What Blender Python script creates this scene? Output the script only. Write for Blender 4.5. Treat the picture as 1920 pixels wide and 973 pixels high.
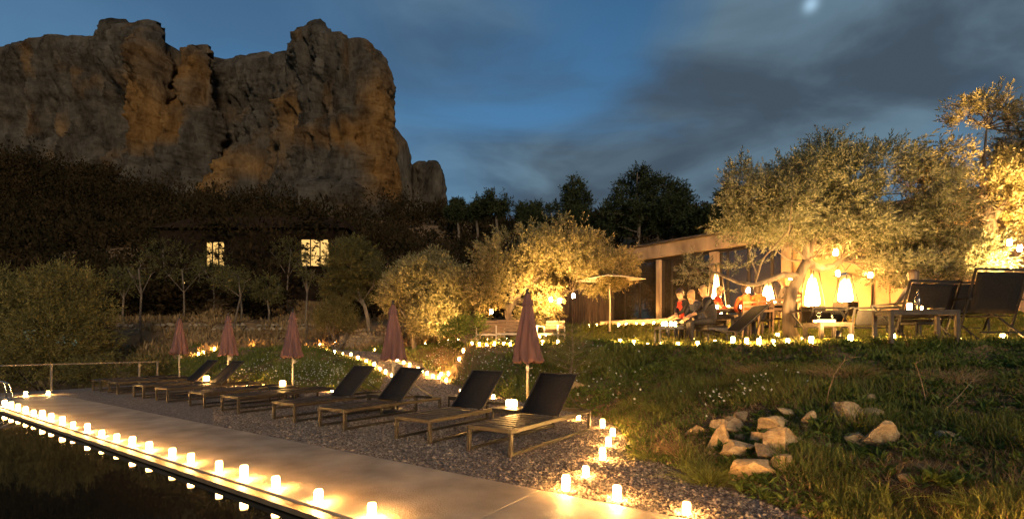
import bpy, math, random
import numpy as np
from mathutils import Vector, Matrix

for o in list(bpy.data.objects):
    bpy.data.objects.remove(o, do_unlink=True)
scene = bpy.context.scene
COL = scene.collection
random.seed(7)
rng = np.random.default_rng(7)

# ------------------------------------------------------------------ camera
EYE = 1.3          # metres above the pool deck
FPX = 904.0        # focal length in pixels of the 1920 px wide photograph
U0, V0 = 960.0, 645.0
cam_data = bpy.data.cameras.new("camera")
cam = bpy.data.objects.new("camera", cam_data)
COL.objects.link(cam)
cam.location = (0, 0, EYE)
cam.rotation_euler = (math.radians(90), 0, 0)
cam_data.sensor_width = 36
cam_data.lens = 36 * FPX / 1920
cam_data.shift_y = (V0 - 486.5) / 1920
cam_data.clip_start = 0.05
cam_data.clip_end = 3000
scene.camera = cam

# ------------------------------------------------------------------ sky
SUN_EL, SUN_AZ = math.radians(15), math.radians(163)   # azimuth clockwise from +Y
world = bpy.data.worlds.new("World")
scene.world = world
world.use_nodes = True
wn, wl = world.node_tree.nodes, world.node_tree.links
wn.clear()
w_out = wn.new("ShaderNodeOutputWorld")
w_bg = wn.new("ShaderNodeBackground")
w_bg.inputs["Strength"].default_value = 0.055
sky = wn.new("ShaderNodeTexSky")
sky.sky_type = 'NISHITA'
sky.sun_disc = False
sky.sun_elevation = SUN_EL
sky.sun_rotation = SUN_AZ
sky.air_density = 1.0
sky.dust_density = 0.3
sky.ozone_density = 4.0
tint = wn.new("ShaderNodeMix"); tint.data_type = 'RGBA'; tint.blend_type = 'MULTIPLY'
tint.inputs["Factor"].default_value = 1.0
tint.inputs["B"].default_value = (0.54, 0.74, 0.73, 1)
wl.new(sky.outputs["Color"], tint.inputs["A"])
w_co = wn.new("ShaderNodeTexCoord")
# cloud layer: flatten the view direction to a plane overhead
sep = wn.new("ShaderNodeSeparateXYZ"); wl.new(w_co.outputs["Generated"], sep.inputs[0])
mz = wn.new("ShaderNodeMath"); mz.operation = 'ADD'; mz.inputs[1].default_value = 0.22
wl.new(sep.outputs["Z"], mz.inputs[0])
mzm = wn.new("ShaderNodeMath"); mzm.operation = 'MAXIMUM'; mzm.inputs[1].default_value = 0.08
wl.new(mz.outputs[0], mzm.inputs[0])
dv = wn.new("ShaderNodeVectorMath"); dv.operation = 'DIVIDE'
cmbz = wn.new("ShaderNodeCombineXYZ")
for i in range(3): wl.new(mzm.outputs[0], cmbz.inputs[i])
wl.new(w_co.outputs["Generated"], dv.inputs[0]); wl.new(cmbz.outputs[0], dv.inputs[1])
cmap = wn.new("ShaderNodeMapping")
cmap.inputs["Location"].default_value = (2.35, 0.4, 0)
cmap.inputs["Rotation"].default_value = (0, 0, math.radians(-24))
cmap.inputs["Scale"].default_value = (0.75, 1.0, 0)
wl.new(dv.outputs[0], cmap.inputs["Vector"])
cn = wn.new("ShaderNodeTexNoise")
cn.inputs["Scale"].default_value = 1.05
cn.inputs["Detail"].default_value = 6
cn.inputs["Roughness"].default_value = 0.52
cn.inputs["Distortion"].default_value = 0.7
wl.new(cmap.outputs[0], cn.inputs["Vector"])
cr = wn.new("ShaderNodeValToRGB")
cr.color_ramp.elements[0].position = 0.30
cr.color_ramp.elements[1].position = 0.50
cr.color_ramp.interpolation = 'EASE'
wl.new(cn.outputs["Fac"], cr.inputs["Fac"])
# more cloud towards the east (camera's right), the west stays clear
cx = wn.new("ShaderNodeMapRange")
cx.inputs["From Min"].default_value = -0.30; cx.inputs["From Max"].default_value = 0.06
cx.inputs["To Min"].default_value = 0.34; cx.inputs["To Max"].default_value = 1.0
wl.new(sep.outputs["X"], cx.inputs["Value"])
cmul = wn.new("ShaderNodeMath"); cmul.operation = 'MULTIPLY'
wl.new(cr.outputs["Color"], cmul.inputs[0]); wl.new(cx.outputs[0], cmul.inputs[1])
n2 = wn.new("ShaderNodeTexNoise"); n2.inputs["Scale"].default_value = 2.3; n2.inputs["Detail"].default_value = 8; n2.inputs["Distortion"].default_value = 0.5
wl.new(cmap.outputs[0], n2.inputs["Vector"])
ccol = wn.new("ShaderNodeMix"); ccol.data_type = 'RGBA'
ccol.inputs["A"].default_value = (0.42, 0.61, 0.84, 1)
ccol.inputs["B"].default_value = (0.95, 1.55, 2.05, 1)
n2r = wn.new("ShaderNodeMapRange"); n2r.interpolation_type = 'SMOOTHSTEP'; n2r.inputs["From Min"].default_value = 0.38; n2r.inputs["From Max"].default_value = 0.70
wl.new(n2.outputs["Fac"], n2r.inputs["Value"]); wl.new(n2r.outputs[0], ccol.inputs["Factor"])
skymix = wn.new("ShaderNodeMix"); skymix.data_type = 'RGBA'
wl.new(cmul.outputs[0], skymix.inputs["Factor"])
wl.new(tint.outputs["Result"], skymix.inputs["A"])
wl.new(ccol.outputs["Result"], skymix.inputs["B"])
# the moon behind thin cloud, high above the olive
mdir = Vector((0.62, 1.0, 0.703)).normalized()
dot = wn.new("ShaderNodeVectorMath"); dot.operation = 'DOT_PRODUCT'
dot.inputs[1].default_value = mdir
nrm = wn.new("ShaderNodeVectorMath"); nrm.operation = 'NORMALIZE'
wl.new(w_co.outputs["Generated"], nrm.inputs[0]); wl.new(nrm.outputs[0], dot.inputs[0])
mr = wn.new("ShaderNodeMapRange"); mr.interpolation_type = 'LINEAR'
mr.inputs["From Min"].default_value = 0.9985; mr.inputs["From Max"].default_value = 1.0
mr.inputs["To Min"].default_value = 0.0; mr.inputs["To Max"].default_value = 1.0
wl.new(dot.outputs["Value"], mr.inputs["Value"])
moon = wn.new("ShaderNodeMix"); moon.data_type = 'RGBA'
moon.inputs["B"].default_value = (2.6, 4.0, 5.2, 1)
mpw = wn.new("ShaderNodeMath"); mpw.operation = 'POWER'; mpw.inputs[1].default_value = 30.0
wl.new(mr.outputs[0], mpw.inputs[0]); wl.new(mpw.outputs[0], moon.inputs["Factor"]); wl.new(skymix.outputs["Result"], moon.inputs["A"])
wl.new(moon.outputs["Result"], w_bg.inputs["Color"])
wl.new(w_bg.outputs[0], w_out.inputs["Surface"])

# ------------------------------------------------------------------ last glow of the day
sun_data = bpy.data.lights.new("sun", 'SUN')
sun_data.energy = 0.78
sun_data.angle = math.radians(12)
sun_data.color = (1.0, 0.80, 0.55)
sun = bpy.data.objects.new("sun", sun_data)
COL.objects.link(sun)
sdir = Vector((math.sin(SUN_AZ) * math.cos(SUN_EL), math.cos(SUN_AZ) * math.cos(SUN_EL), math.sin(SUN_EL)))
sun.rotation_euler = sdir.to_track_quat('Z', 'Y').to_euler()

vs = scene.view_settings
vs.view_transform = 'Standard'
vs.look = 'None'
vs.exposure = 1.35
vs.gamma = 1.0
vs.use_curve_mapping = False
scene.render.engine = 'CYCLES'
cy = scene.cycles
cy.use_denoising = True
try:
    cy.denoiser = 'OPENIMAGEDENOISE'
    cy.denoising_input_passes = 'RGB_ALBEDO_NORMAL'
    cy.denoising_prefilter = 'ACCURATE'
except Exception:
    pass
cy.max_bounces = 5
cy.diffuse_bounces = 2
cy.glossy_bounces = 3
cy.transmission_bounces = 4
cy.transparent_max_bounces = 6
cy.sample_clamp_indirect = 3.0
cy.caustics_reflective = False
cy.caustics_refractive = False
cy.use_light_tree = True

WARM = (1.0, 0.50, 0.13)
FLAME = (1.0, 0.60, 0.22)
CANDLE = 205.0      # radiance of a candle jar's frosted side

# ------------------------------------------------------------------ numeric helpers
def sstep(x):
    x = np.clip(x, 0, 1); return x * x * (3 - 2 * x)

def _hash(ix, iy, iz):
    h = (ix.astype(np.int64) * 374761393 + iy.astype(np.int64) * 668265263 + iz.astype(np.int64) * 2147483647 + 1013904223)
    h = (h ^ (h >> 13)) * 1274126177
    h = (h ^ (h >> 16)) & 0xffffff
    return h / float(0xffffff)

def vnoise(x, y, z=None):
    x = np.asarray(x, float); y = np.asarray(y, float)
    z = np.zeros_like(x) if z is None else np.asarray(z, float)
    x0, y0, z0 = np.floor(x), np.floor(y), np.floor(z)
    fx, fy, fz = x - x0, y - y0, z - z0
    fx, fy, fz = [f * f * f * (f * (f * 6 - 15) + 10) for f in (fx, fy, fz)]
    r = 0
    for dx in (0, 1):
        for dy in (0, 1):
            for dz in (0, 1):
                w = (fx if dx else 1 - fx) * (fy if dy else 1 - fy) * (fz if dz else 1 - fz)
                r = r + w * _hash(x0 + dx, y0 + dy, z0 + dz)
    return r * 2 - 1

def fbm(x, y, z=None, octv=4, gain=0.5):
    x = np.asarray(x, float); y = np.asarray(y, float)
    z = np.zeros_like(x) if z is None else np.asarray(z, float)
    a, f, r = 1.0, 1.0, 0
    for k in range(octv):
        r = r + a * vnoise(x * f + 17.3 * k, y * f - 9.1 * k, z * f + 4.7 * k)
        a *= gain; f *= 2.03
    return r

def seg_dist(px, py, poly, closed=False):
    d = np.full(px.shape, 1e9)
    pts = list(poly)
    if closed: pts = pts + [pts[0]]
    for (ax, ay), (bx, by) in zip(pts[:-1], pts[1:]):
        vx, vy = bx - ax, by - ay
        L = vx * vx + vy * vy + 1e-12
        t = np.clip(((px - ax) * vx + (py - ay) * vy) / L, 0, 1)
        d = np.minimum(d, np.hypot(px - ax - t * vx, py - ay - t * vy))
    return d

def inside(px, py, poly):
    r = np.zeros(px.shape, bool)
    n = len(poly)
    for i in range(n):
        ax, ay = poly[i]; bx, by = poly[(i + 1) % n]
        if ay == by: continue
        c = ((ay > py) != (by > py)) & (px < (bx - ax) * (py - ay) / (by - ay) + ax)
        r ^= c
    return r

# axes of the pool terrace: D1 runs along the deck, D2 across it towards the bank
D1 = np.array([-0.827, 0.562]); D2 = np.array([0.5625, 0.8268])
ROT = math.atan2(D2[1], D2[0])          # heading of D2
def ts(t, s): return (D1[0] * t + D2[0] * s, D1[1] * t + D2[1] * s)
def t_on(s, u):
    k = (u - U0) / FPX
    return (D2[0] * s - D2[1] * s * k) / (-D1[0] + D1[1] * k)
def on_deck(s, u): return ts(t_on(s, u), s)
def gx(u, Y): return (u - U0) / FPX * Y
def gz(v, Y): return EYE - (v - V0) / FPX * Y
def at(u, v, Y): return (gx(u, Y), Y, gz(v, Y))

# ------------------------------------------------------------------ the lie of the land
FOOT_R = [(3.4, 0.5), (2.7, 2.6), (2.25, 3.5), (1.85, 4.5), (1.45, 5.7), (1.62, 7.2), (1.6, 8.4), (0.9, 9.6), (-0.2, 11.3), (-1.5, 14.3), (-2.05, 15.6)]
FOOT_L = [(-4.2, 15.6), (-3.7, 13.4), (-4.4, 12.8), (-7.2, 14.4), (-10.6, 16.4), (-14, 18.5), (-30, 28)]
FOOT = FOOT_R + FOOT_L
LOWER = FOOT + [(-600, 28), (-600, -20), (3.4, -20)]
LIP = [(20, 1.5), (12, 4.0), (9.0, 5.8), (6.67, 7.0), (5.67, 7.2), (5.1, 7.5), (4.85, 8.1), (4.55, 8.7), (4.05, 9.5), (3.25, 10.6), (2.5, 11.5), (1.5, 12.6), (0.3, 13.8), (-1.0, 14.9), (-2.35, 16.6), (-3.9, 18.6), (-5.6, 21.2),
       (-9.4, 21.4), (-7.4, 19.3), (-6.6, 18.2), (-8.0, 17.9), (-10.2, 19.0), (-14, 21.5), (-30, 31)]
UPPER = LIP + [(-600, 31), (-600, 500), (600, 500), (600, -20), (20, -20)]
PATH = [(-3.1, 14.6, 0.0), (-3.1, 15.6, 0.03), (-3.25, 16.1, 0.12), (-3.55, 16.5, 0.27), (-4.2, 17.4, 0.52), (-5.25, 18.5, 0.78), (-6.3, 19.7, 0.92), (-8.0, 21.9, 1.0), (-11, 23.3, 1.05), (-20, 25, 1.1)]

def upper_height(x, y):
    ul = np.interp(y, [10, 20, 24, 26, 28, 34, 40, 60, 120, 200, 400], [1.0, 1.05, 1.3, 1.6, 2.5, 3.2, 4.6, 11.0, 31.5, 33, 33])
    d = np.where(inside(x, y, UPPER), seg_dist(x, y, LIP), 0)
    ur = 1.3 + 0.68 * sstep((d - 1.6) / 4.6)
    hill = np.interp(y, [0, 27, 40, 60, 120, 200, 400], [0, 1.9, 5.0, 11.0, 31.5, 33, 33])
    ur = np.maximum(ur, hill)
    ul = ul + 13 * sstep((-x - 72) / 55) * sstep((y - 66) / 58)
    w = sstep((x / np.maximum(y, 1) + 0.24) / 0.13)
    return ul * (1 - w) + ur * w

def height(x, y, rough=True):
    x = np.asarray(x, float); y = np.asarray(y, float)
    sh = x.shape
    x = x.ravel(); y = y.ravel()
    low = inside(x, y, LOWER); up = inside(x, y, UPPER)
    df = seg_dist(x, y, FOOT); dl = seg_dist(x, y, LIP)
    f = df / (df + dl + 1e-6)
    f = np.where(low, 0, np.where(up, 1, f))
    prof = np.where(f < 0.8, 0.78 * (f / 0.8) ** 0.95, 0.78 + 0.22 * sstep((f - 0.8) / 0.2))
    z = upper_height(x, y) * prof
    # the gravel path cut into the slope
    dp = np.full(x.shape, 1e9); zp = np.zeros_like(x)
    for a, b in zip(PATH[:-1], PATH[1:]):
        vx, vy = b[0] - a[0], b[1] - a[1]
        t = np.clip(((x - a[0]) * vx + (y - a[1]) * vy) / (vx * vx + vy * vy), 0, 1)
        d = np.hypot(x - a[0] - t * vx, y - a[1] - t * vy)
        zz = a[2] + t * (b[2] - a[2])
        m = d < dp
        dp = np.where(m, d, dp); zp = np.where(m, zz, zp)
    pw = 1 - sstep((dp - 1.0) / 0.75)
    pw = np.where(low, 0, pw)
    z = z * (1 - pw) + zp * pw
    if rough:
        amp = np.where(low, 0.008, 0.07) * np.where(pw > 0.5, 0.25, 1) * np.where(low, 1, np.clip(df / 0.5, 0.1, 1))
        z = z + amp * fbm(x * 0.9, y * 0.9, octv=4) + np.where(y > 29, sstep((y - 29) / 20) * 2.2 * fbm(x * 0.05, y * 0.05, octv=4), 0)
        bank = (~low) & (~up)
        z = z + np.where(bank, 0.035 * fbm(x * 4, y * 4, octv=3) * np.clip(df / 0.4, 0, 1), 0)
    # ground falls away beyond the railing
    t_ = x * D1[0] + y * D1[1]
    z = np.where(low, z - 1.2 * sstep((t_ - 18.4) / 4), z)
    gravel = np.maximum(np.where(low, 1.0, 0) * np.where(t_ > 18.6, 0, 1), np.where(dp < 0.95 + 0.12 * fbm(x * 2, y * 2, octv=2), 1.0, 0))
    return z.reshape(sh), gravel.reshape(sh)

def hz(x, y):
    return float(height(np.array([x]), np.array([y]))[0][0])

# ------------------------------------------------------------------ materials
def nodes_of(name):
    m = bpy.data.materials.new(name); m.use_nodes = True
    n, l = m.node_tree.nodes, m.node_tree.links
    return m, n, l, n["Principled BSDF"]

def mat(name, c1, c2=None, scale=8.0, rough=0.7, rough2=None, metal=0.0, bump=0.0, bscale=None, detail=5, stretch=None, spec=0.5, trans=0.0, contrast=(0.35, 0.65), random_v=0.0):
    m, n, l, p = nodes_of(name)
    p.inputs["Roughness"].default_value = rough
    p.inputs["Metallic"].default_value = metal
    p.inputs["Specular IOR Level"].default_value = spec
    co = n.new("ShaderNodeTexCoord")
    mp = n.new("ShaderNodeMapping")
    if stretch: mp.inputs["Scale"].default_value = stretch
    l.new(co.outputs["Object"], mp.inputs["Vector"])
    nz = n.new("ShaderNodeTexNoise")
    nz.inputs["Scale"].default_value = scale; nz.inputs["Detail"].default_value = detail
    l.new(mp.outputs[0], nz.inputs["Vector"])
    rp = n.new("ShaderNodeValToRGB")
    rp.color_ramp.elements[0].position, rp.color_ramp.elements[1].position = contrast
    rp.color_ramp.elements[0].color = (*c1, 1); rp.color_ramp.elements[1].color = (*(c2 or c1), 1)
    l.new(nz.outputs["Fac"], rp.inputs["Fac"])
    col = rp.outputs["Color"]
    if random_v:
        oi = n.new("ShaderNodeObjectInfo")
        hsv = n.new("ShaderNodeHueSaturation")
        mr = n.new("ShaderNodeMapRange"); mr.inputs["To Min"].default_value = 1 - random_v; mr.inputs["To Max"].default_value = 1 + random_v
        l.new(oi.outputs["Random"], mr.inputs["Value"]); l.new(mr.outputs[0], hsv.inputs["Value"])
        l.new(col, hsv.inputs["Color"]); col = hsv.outputs["Color"]
    l.new(col, p.inputs["Base Color"])
    if rough2 is not None:
        mr2 = n.new("ShaderNodeMapRange"); mr2.inputs["To Min"].default_value = rough; mr2.inputs["To Max"].default_value = rough2
        l.new(nz.outputs["Fac"], mr2.inputs["Value"]); l.new(mr2.outputs[0], p.inputs["Roughness"])
    if bump:
        bz = n.new("ShaderNodeTexNoise"); bz.inputs["Scale"].default_value = bscale or scale * 4; bz.inputs["Detail"].default_value = 6
        l.new(mp.outputs[0], bz.inputs["Vector"])
        b = n.new("ShaderNodeBump"); b.inputs["Strength"].default_value = bump; b.inputs["Distance"].default_value = 0.02
        l.new(bz.outputs["Fac"], b.inputs["Height"]); l.new(b.outputs[0], p.inputs["Normal"])
    return m

def leaf_mat(name, c1, c2, back=None, translucent=0.35, rough=0.5, spec=0.2):
    m, n, l, p = nodes_of(name)
    at_ = n.new("ShaderNodeAttribute"); at_.attribute_name = "tone"
    mx = n.new("ShaderNodeMix"); mx.data_type = 'RGBA'
    mx.inputs["A"].default_value = (*c1, 1); mx.inputs["B"].default_value = (*c2, 1)
    l.new(at_.outputs["Fac"], mx.inputs["Factor"])
    col = mx.outputs["Result"]
    if back:
        g = n.new("ShaderNodeNewGeometry")
        mb = n.new("ShaderNodeMix"); mb.data_type = 'RGBA'
        mb.inputs["B"].default_value = (*back, 1)
        l.new(g.outputs["Backfacing"], mb.inputs["Factor"]); l.new(col, mb.inputs["A"])
        col = mb.outputs["Result"]
    p.inputs["Roughness"].default_value = rough
    p.inputs["Specular IOR Level"].default_value = spec
    l.new(col, p.inputs["Base Color"])
    tr = n.new("ShaderNodeBsdfTranslucent"); l.new(col, tr.inputs["Color"])
    ms = n.new("ShaderNodeMixShader"); ms.inputs[0].default_value = translucent
    l.new(p.outputs[0], ms.inputs[1]); l.new(tr.outputs[0], ms.inputs[2])
    l.new(ms.outputs[0], n["Material Output"].inputs["Surface"])
    return m

def emit(name, col, strength):
    m, n, l, p = nodes_of(name)
    e = n.new("ShaderNodeEmission")
    e.inputs["Color"].default_value = (*col, 1); e.inputs["Strength"].default_value = strength
    l.new(e.outputs[0], n["Material Output"].inputs["Surface"])
    return m

def rgb(r, g, b):  # sRGB 0-255 to linear
    f = lambda c: (c / 255 / 12.92) if c <= 10 else ((c / 255 + 0.055) / 1.055) ** 2.4
    return (f(r), f(g), f(b))

M = {}
M['deck'] = mat("deck_concrete", (0.20, 0.155, 0.11), (0.44, 0.345, 0.25), scale=1.9, rough=0.75, rough2=0.5, bump=0.35, bscale=70, detail=9, contrast=(0.28, 0.72))
M['coping'] = mat("coping_stone", (0.10, 0.065, 0.033), (0.16, 0.105, 0.055), scale=6, rough=0.6, bump=0.1)
M['poolwall'] = mat("pool_lining", (0.02, 0.02, 0.018), (0.03, 0.028, 0.024), scale=3, rough=0.8)
M['frame'] = mat("bronze_aluminium", (0.026, 0.021, 0.015), (0.045, 0.036, 0.026), scale=12, rough=0.42, metal=0.35, random_v=0.08)
M['sling'] = mat("charcoal_sling", (0.014, 0.012, 0.011), (0.024, 0.020, 0.018), scale=40, rough=0.85, spec=0.12, bump=0.15, bscale=300, random_v=0.15)
M['slat'] = mat("brown_slat", (0.045, 0.033, 0.022), (0.085, 0.062, 0.042), scale=9, rough=0.5, spec=0.25, stretch=(1, 6, 1), random_v=0.2)
M['canopy'] = mat("plum_fabric", (0.075, 0.037, 0.036), (0.145, 0.068, 0.062), scale=6, rough=0.9, bump=0.1, bscale=120, stretch=(1, 1, 0.2))
M['pole'] = mat("pale_metal_pole", (0.38, 0.33, 0.25), (0.48, 0.42, 0.33), scale=10, rough=0.4, metal=0.3)
M['dark_metal'] = mat("dark_metal", (0.02, 0.018, 0.016), (0.035, 0.03, 0.026), scale=15, rough=0.4, metal=0.4)
M['steel'] = mat("steel", (0.6, 0.58, 0.54), (0.7, 0.68, 0.64), scale=20, rough=0.15, metal=1.0)
M['rail'] = mat("rail_metal", (0.16, 0.13, 0.10), (0.22, 0.18, 0.14), scale=10, rough=0.45, metal=0.3)
M['wood'] = mat("weathered_wood", (0.14, 0.085, 0.045), (0.24, 0.15, 0.085), scale=5, rough=0.7, bump=0.2, bscale=30, stretch=(1, 8, 8))
M['whitewood'] = mat("pale_painted_wood", (0.50, 0.44, 0.35), (0.6, 0.54, 0.44), scale=8, rough=0.6)
M['concrete'] = mat("board_marked_concrete", (0.11, 0.083, 0.058), (0.30, 0.23, 0.16), scale=1.6, rough=0.85, bump=0.2, bscale=18, stretch=(1.2, 1.2, 0.5), contrast=(0.3, 0.7))
M['roofedge'] = mat("dark_roof_edge", (0.025, 0.02, 0.018), (0.05, 0.04, 0.035), scale=5, rough=0.7)
M['cladding'] = mat("dark_timber_cladding", (0.055, 0.036, 0.022), (0.12, 0.08, 0.048), scale=4, rough=0.75, stretch=(6, 6, 0.6), random_v=0.25)
M['plaster'] = mat("ochre_plaster", (0.30, 0.20, 0.105), (0.42, 0.29, 0.16), scale=2, rough=0.9, bump=0.08)
M['housewall'] = mat("dark_house_wall", (0.015, 0.010, 0.007), (0.026, 0.017, 0.012), scale=2, rough=1.0, spec=0.0, bump=0.2)
M['rooftile'] = mat("old_roof_tile", (0.02, 0.012, 0.008), (0.04, 0.024, 0.016), scale=4, rough=1.0, spec=0.0)
M['bark'] = mat("olive_bark", (0.07, 0.05, 0.034), (0.17, 0.125, 0.085), scale=9, rough=0.95, bump=0.9, bscale=26, stretch=(1, 1, 0.35))
M['palebark'] = mat("pale_bark", (0.12, 0.09, 0.06), (0.21, 0.16, 0.11), scale=9, rough=0.9, bump=0.5, bscale=26, stretch=(1, 1, 0.3))
M['stone'] = mat("limestone", (0.27, 0.165, 0.075), (0.52, 0.36, 0.18), scale=5, rough=0.92, bump=0.7, bscale=16, random_v=0.22, contrast=(0.3, 0.68))
M['wallstone'] = mat("dry_wall_stone", (0.16, 0.115, 0.07), (0.32, 0.24, 0.15), scale=6, rough=0.95, bump=0.6, bscale=22, random_v=0.4)
M['cream'] = mat("cream_canvas", (0.62, 0.54, 0.42), (0.70, 0.62, 0.5), scale=4, rough=0.9, bump=0.05)
M['skin'] = mat("skin", (0.46, 0.26, 0.17), (0.52, 0.31, 0.21), scale=12, rough=0.5)
M['black_cloth'] = mat("black_wool", (0.012, 0.011, 0.014), (0.022, 0.02, 0.024), scale=30, rough=0.95)
M['navy_cloth'] = mat("navy_cloth", (0.018, 0.02, 0.035), (0.03, 0.033, 0.055), scale=30, rough=0.95)
M['red_cloth'] = mat("red_knit", (0.42, 0.035, 0.02), (0.55, 0.06, 0.03), scale=30, rough=0.95)
M['orange_cloth'] = mat("orange_fleece", (0.6, 0.11, 0.03), (0.7, 0.16, 0.05), scale=30, rough=0.95)
M['grey_cloth'] = mat("grey_cloth", (0.09, 0.08, 0.075), (0.14, 0.125, 0.115), scale=30, rough=0.95)
M['blond'] = mat("blond_hair", (0.42, 0.27, 0.11), (0.58, 0.4, 0.18), scale=60, rough=0.5, stretch=(1, 1, 0.1))
M['brown_hair'] = mat("brown_hair", (0.03, 0.017, 0.009), (0.06, 0.035, 0.018), scale=60, rough=0.5, stretch=(1, 1, 0.1))
M['eye'] = mat("dark_eye", (0.01, 0.008, 0.006), rough=0.2)
M['lip'] = mat("lip", (0.35, 0.11, 0.09), rough=0.5)
M['daisy'] = leaf_mat("white_petal", (0.62, 0.6, 0.5), (0.78, 0.76, 0.68), translucent=0.3)
M['candle'] = emit("candle_glow", WARM, CANDLE)
_n, _l = M['candle'].node_tree.nodes, M['candle'].node_tree.links
_oi = _n.new("ShaderNodeObjectInfo"); _mr = _n.new("ShaderNodeMapRange"); _mr.inputs["To Min"].default_value = CANDLE * 0.4; _mr.inputs["To Max"].default_value = CANDLE * 1.25
_l.new(_oi.outputs["Random"], _mr.inputs["Value"])
_co = _n.new("ShaderNodeTexCoord"); _sp = _n.new("ShaderNodeSeparateXYZ"); _l.new(_co.outputs["Generated"], _sp.inputs[0])
_cr = _n.new("ShaderNodeValToRGB"); _e = _cr.color_ramp.elements
_e[0].position = 0.0; _e[0].color = (.02, .02, .02, 1); _e[1].position = 1.0; _e[1].color = (.006, .006, .006, 1)
for _p, _v in ((.12, 1.0), (.72, 1.0), (.90, .12)):
    _x = _cr.color_ramp.elements.new(_p); _x.color = (_v, _v, _v, 1)
_l.new(_sp.outputs["Z"], _cr.inputs["Fac"])
_mm = _n.new("ShaderNodeMath"); _mm.operation = 'MULTIPLY'; _l.new(_mr.outputs[0], _mm.inputs[0]); _l.new(_cr.outputs["Color"], _mm.inputs[1])
_l.new(_mm.outputs[0], [x for x in _n if x.type == 'EMISSION'][0].inputs["Strength"])
M['candle_wax'] = mat("wax", (0.75, 0.66, 0.5), (0.8, 0.72, 0.58), rough=0.5)
M['flame'] = emit("flame", FLAME, 220)
M['bulb'] = emit("lantern_glow", WARM, 300)
M['box_glow'] = emit("lantern_box_glow", WARM, 46)
M['heater_flame'] = emit("heater_flame", (1.0, 0.46, 0.11), 70)
_n, _l = M['heater_flame'].node_tree.nodes, M['heater_flame'].node_tree.links
_co = _n.new("ShaderNodeTexCoord"); _sp = _n.new("ShaderNodeSeparateXYZ"); _l.new(_co.outputs["Generated"], _sp.inputs[0])
_nz = _n.new("ShaderNodeTexNoise"); _nz.inputs["Scale"].default_value = 3.0; _l.new(_co.outputs["Generated"], _nz.inputs["Vector"])
_ad = _n.new("ShaderNodeMath"); _ad.operation = 'MULTIPLY_ADD'; _ad.inputs[1].default_value = 0.5; _l.new(_nz.outputs["Fac"], _ad.inputs[0]); _l.new(_sp.outputs["Z"], _ad.inputs[2])
_mr = _n.new("ShaderNodeMapRange"); _mr.interpolation_type = 'SMOOTHSTEP'; _mr.inputs["From Min"].default_value = 0.45; _mr.inputs["From Max"].default_value = 1.15; _mr.inputs["To Min"].default_value = 120.0; _mr.inputs["To Max"].default_value = 0.6
_l.new(_ad.outputs[0], _mr.inputs["Value"]); _l.new(_mr.outputs[0], [x for x in _n if x.type == 'EMISSION'][0].inputs["Strength"])
M['window_glow'] = emit("lit_window", (1.0, 0.58, 0.17), 0.5)
M['tray'] = mat("metal_tray", (0.35, 0.28, 0.18), (0.45, 0.37, 0.25), rough=0.3, metal=0.8)

def glass_mat(name, tintc, rough=0.03):
    m, n, l, p = nodes_of(name)
    p.inputs["Base Color"].default_value = (*tintc, 1)
    p.inputs["Roughness"].default_value = rough
    p.inputs["Specular IOR Level"].default_value = 0.9
    return m
M['glass'] = glass_mat("dark_window_glass", (0.022, 0.019, 0.016))
m, n_, l_, p_ = nodes_of("drinking_glass")
p_.inputs["Transmission Weight"].default_value = 1.0; p_.inputs["Roughness"].default_value = 0.02
M['clear'] = m

# water: dark, slightly rippled
m, n, l, p = nodes_of("pool_water")
p.inputs["Base Color"].default_value = (0.010, 0.010, 0.008, 1)
p.inputs["Roughness"].default_value = 0.03
p.inputs["IOR"].default_value = 1.33
wn_ = n.new("ShaderNodeTexNoise"); wn_.inputs["Scale"].default_value = 2.2; wn_.inputs["Detail"].default_value = 2
co = n.new("ShaderNodeTexCoord"); l.new(co.outputs["Object"], wn_.inputs["Vector"])
b = n.new("ShaderNodeBump"); b.inputs["Strength"].default_value = 0.05; b.inputs["Distance"].default_value = 0.012
l.new(wn_.outputs["Fac"], b.inputs["Height"]); l.new(b.outputs[0], p.inputs["Normal"])
M['water'] = m

# ground: gravel where the 'gravel' attribute says, else earth with dry litter
m, n, l, p = nodes_of("ground")
p.inputs["Roughness"].default_value = 0.95
p.inputs["Specular IOR Level"].default_value = 0.25
co = n.new("ShaderNodeTexCoord")
ga = n.new("ShaderNodeAttribute"); ga.attribute_name = "gravel"
vo = n.new("ShaderNodeTexVoronoi"); vo.inputs["Scale"].default_value = 42
l.new(co.outputs["Object"], vo.inputs["Vector"])
rp = n.new("ShaderNodeValToRGB")
rp.color_ramp.elements[0].color = (0.075, 0.055, 0.045, 1); rp.color_ramp.elements[1].color = (0.30, 0.235, 0.185, 1)
sepc = n.new("ShaderNodeSeparateColor"); l.new(vo.outputs["Color"], sepc.inputs[0]); l.new(sepc.outputs[0], rp.inputs["Fac"])
nz = n.new("ShaderNodeTexNoise"); nz.inputs["Scale"].default_value = 1.7; nz.inputs["Detail"].default_value = 8; nz.inputs["Roughness"].default_value = 0.65
l.new(co.outputs["Object"], nz.inputs["Vector"])
re = n.new("ShaderNodeValToRGB")
re.color_ramp.elements[0].position = 0.32; re.color_ramp.elements[1].position = 0.7
re.color_ramp.elements[0].color = (0.075, 0.05, 0.026, 1); re.color_ramp.elements[1].color = (0.26, 0.145, 0.065, 1)
l.new(nz.outputs["Fac"], re.inputs["Fac"])
mx = n.new("ShaderNodeMix"); mx.data_type = 'RGBA'
l.new(ga.outputs["Fac"], mx.inputs["Factor"]); l.new(re.outputs["Color"], mx.inputs["A"]); l.new(rp.outputs["Color"], mx.inputs["B"])
l.new(mx.outputs["Result"], p.inputs["Base Color"])
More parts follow.
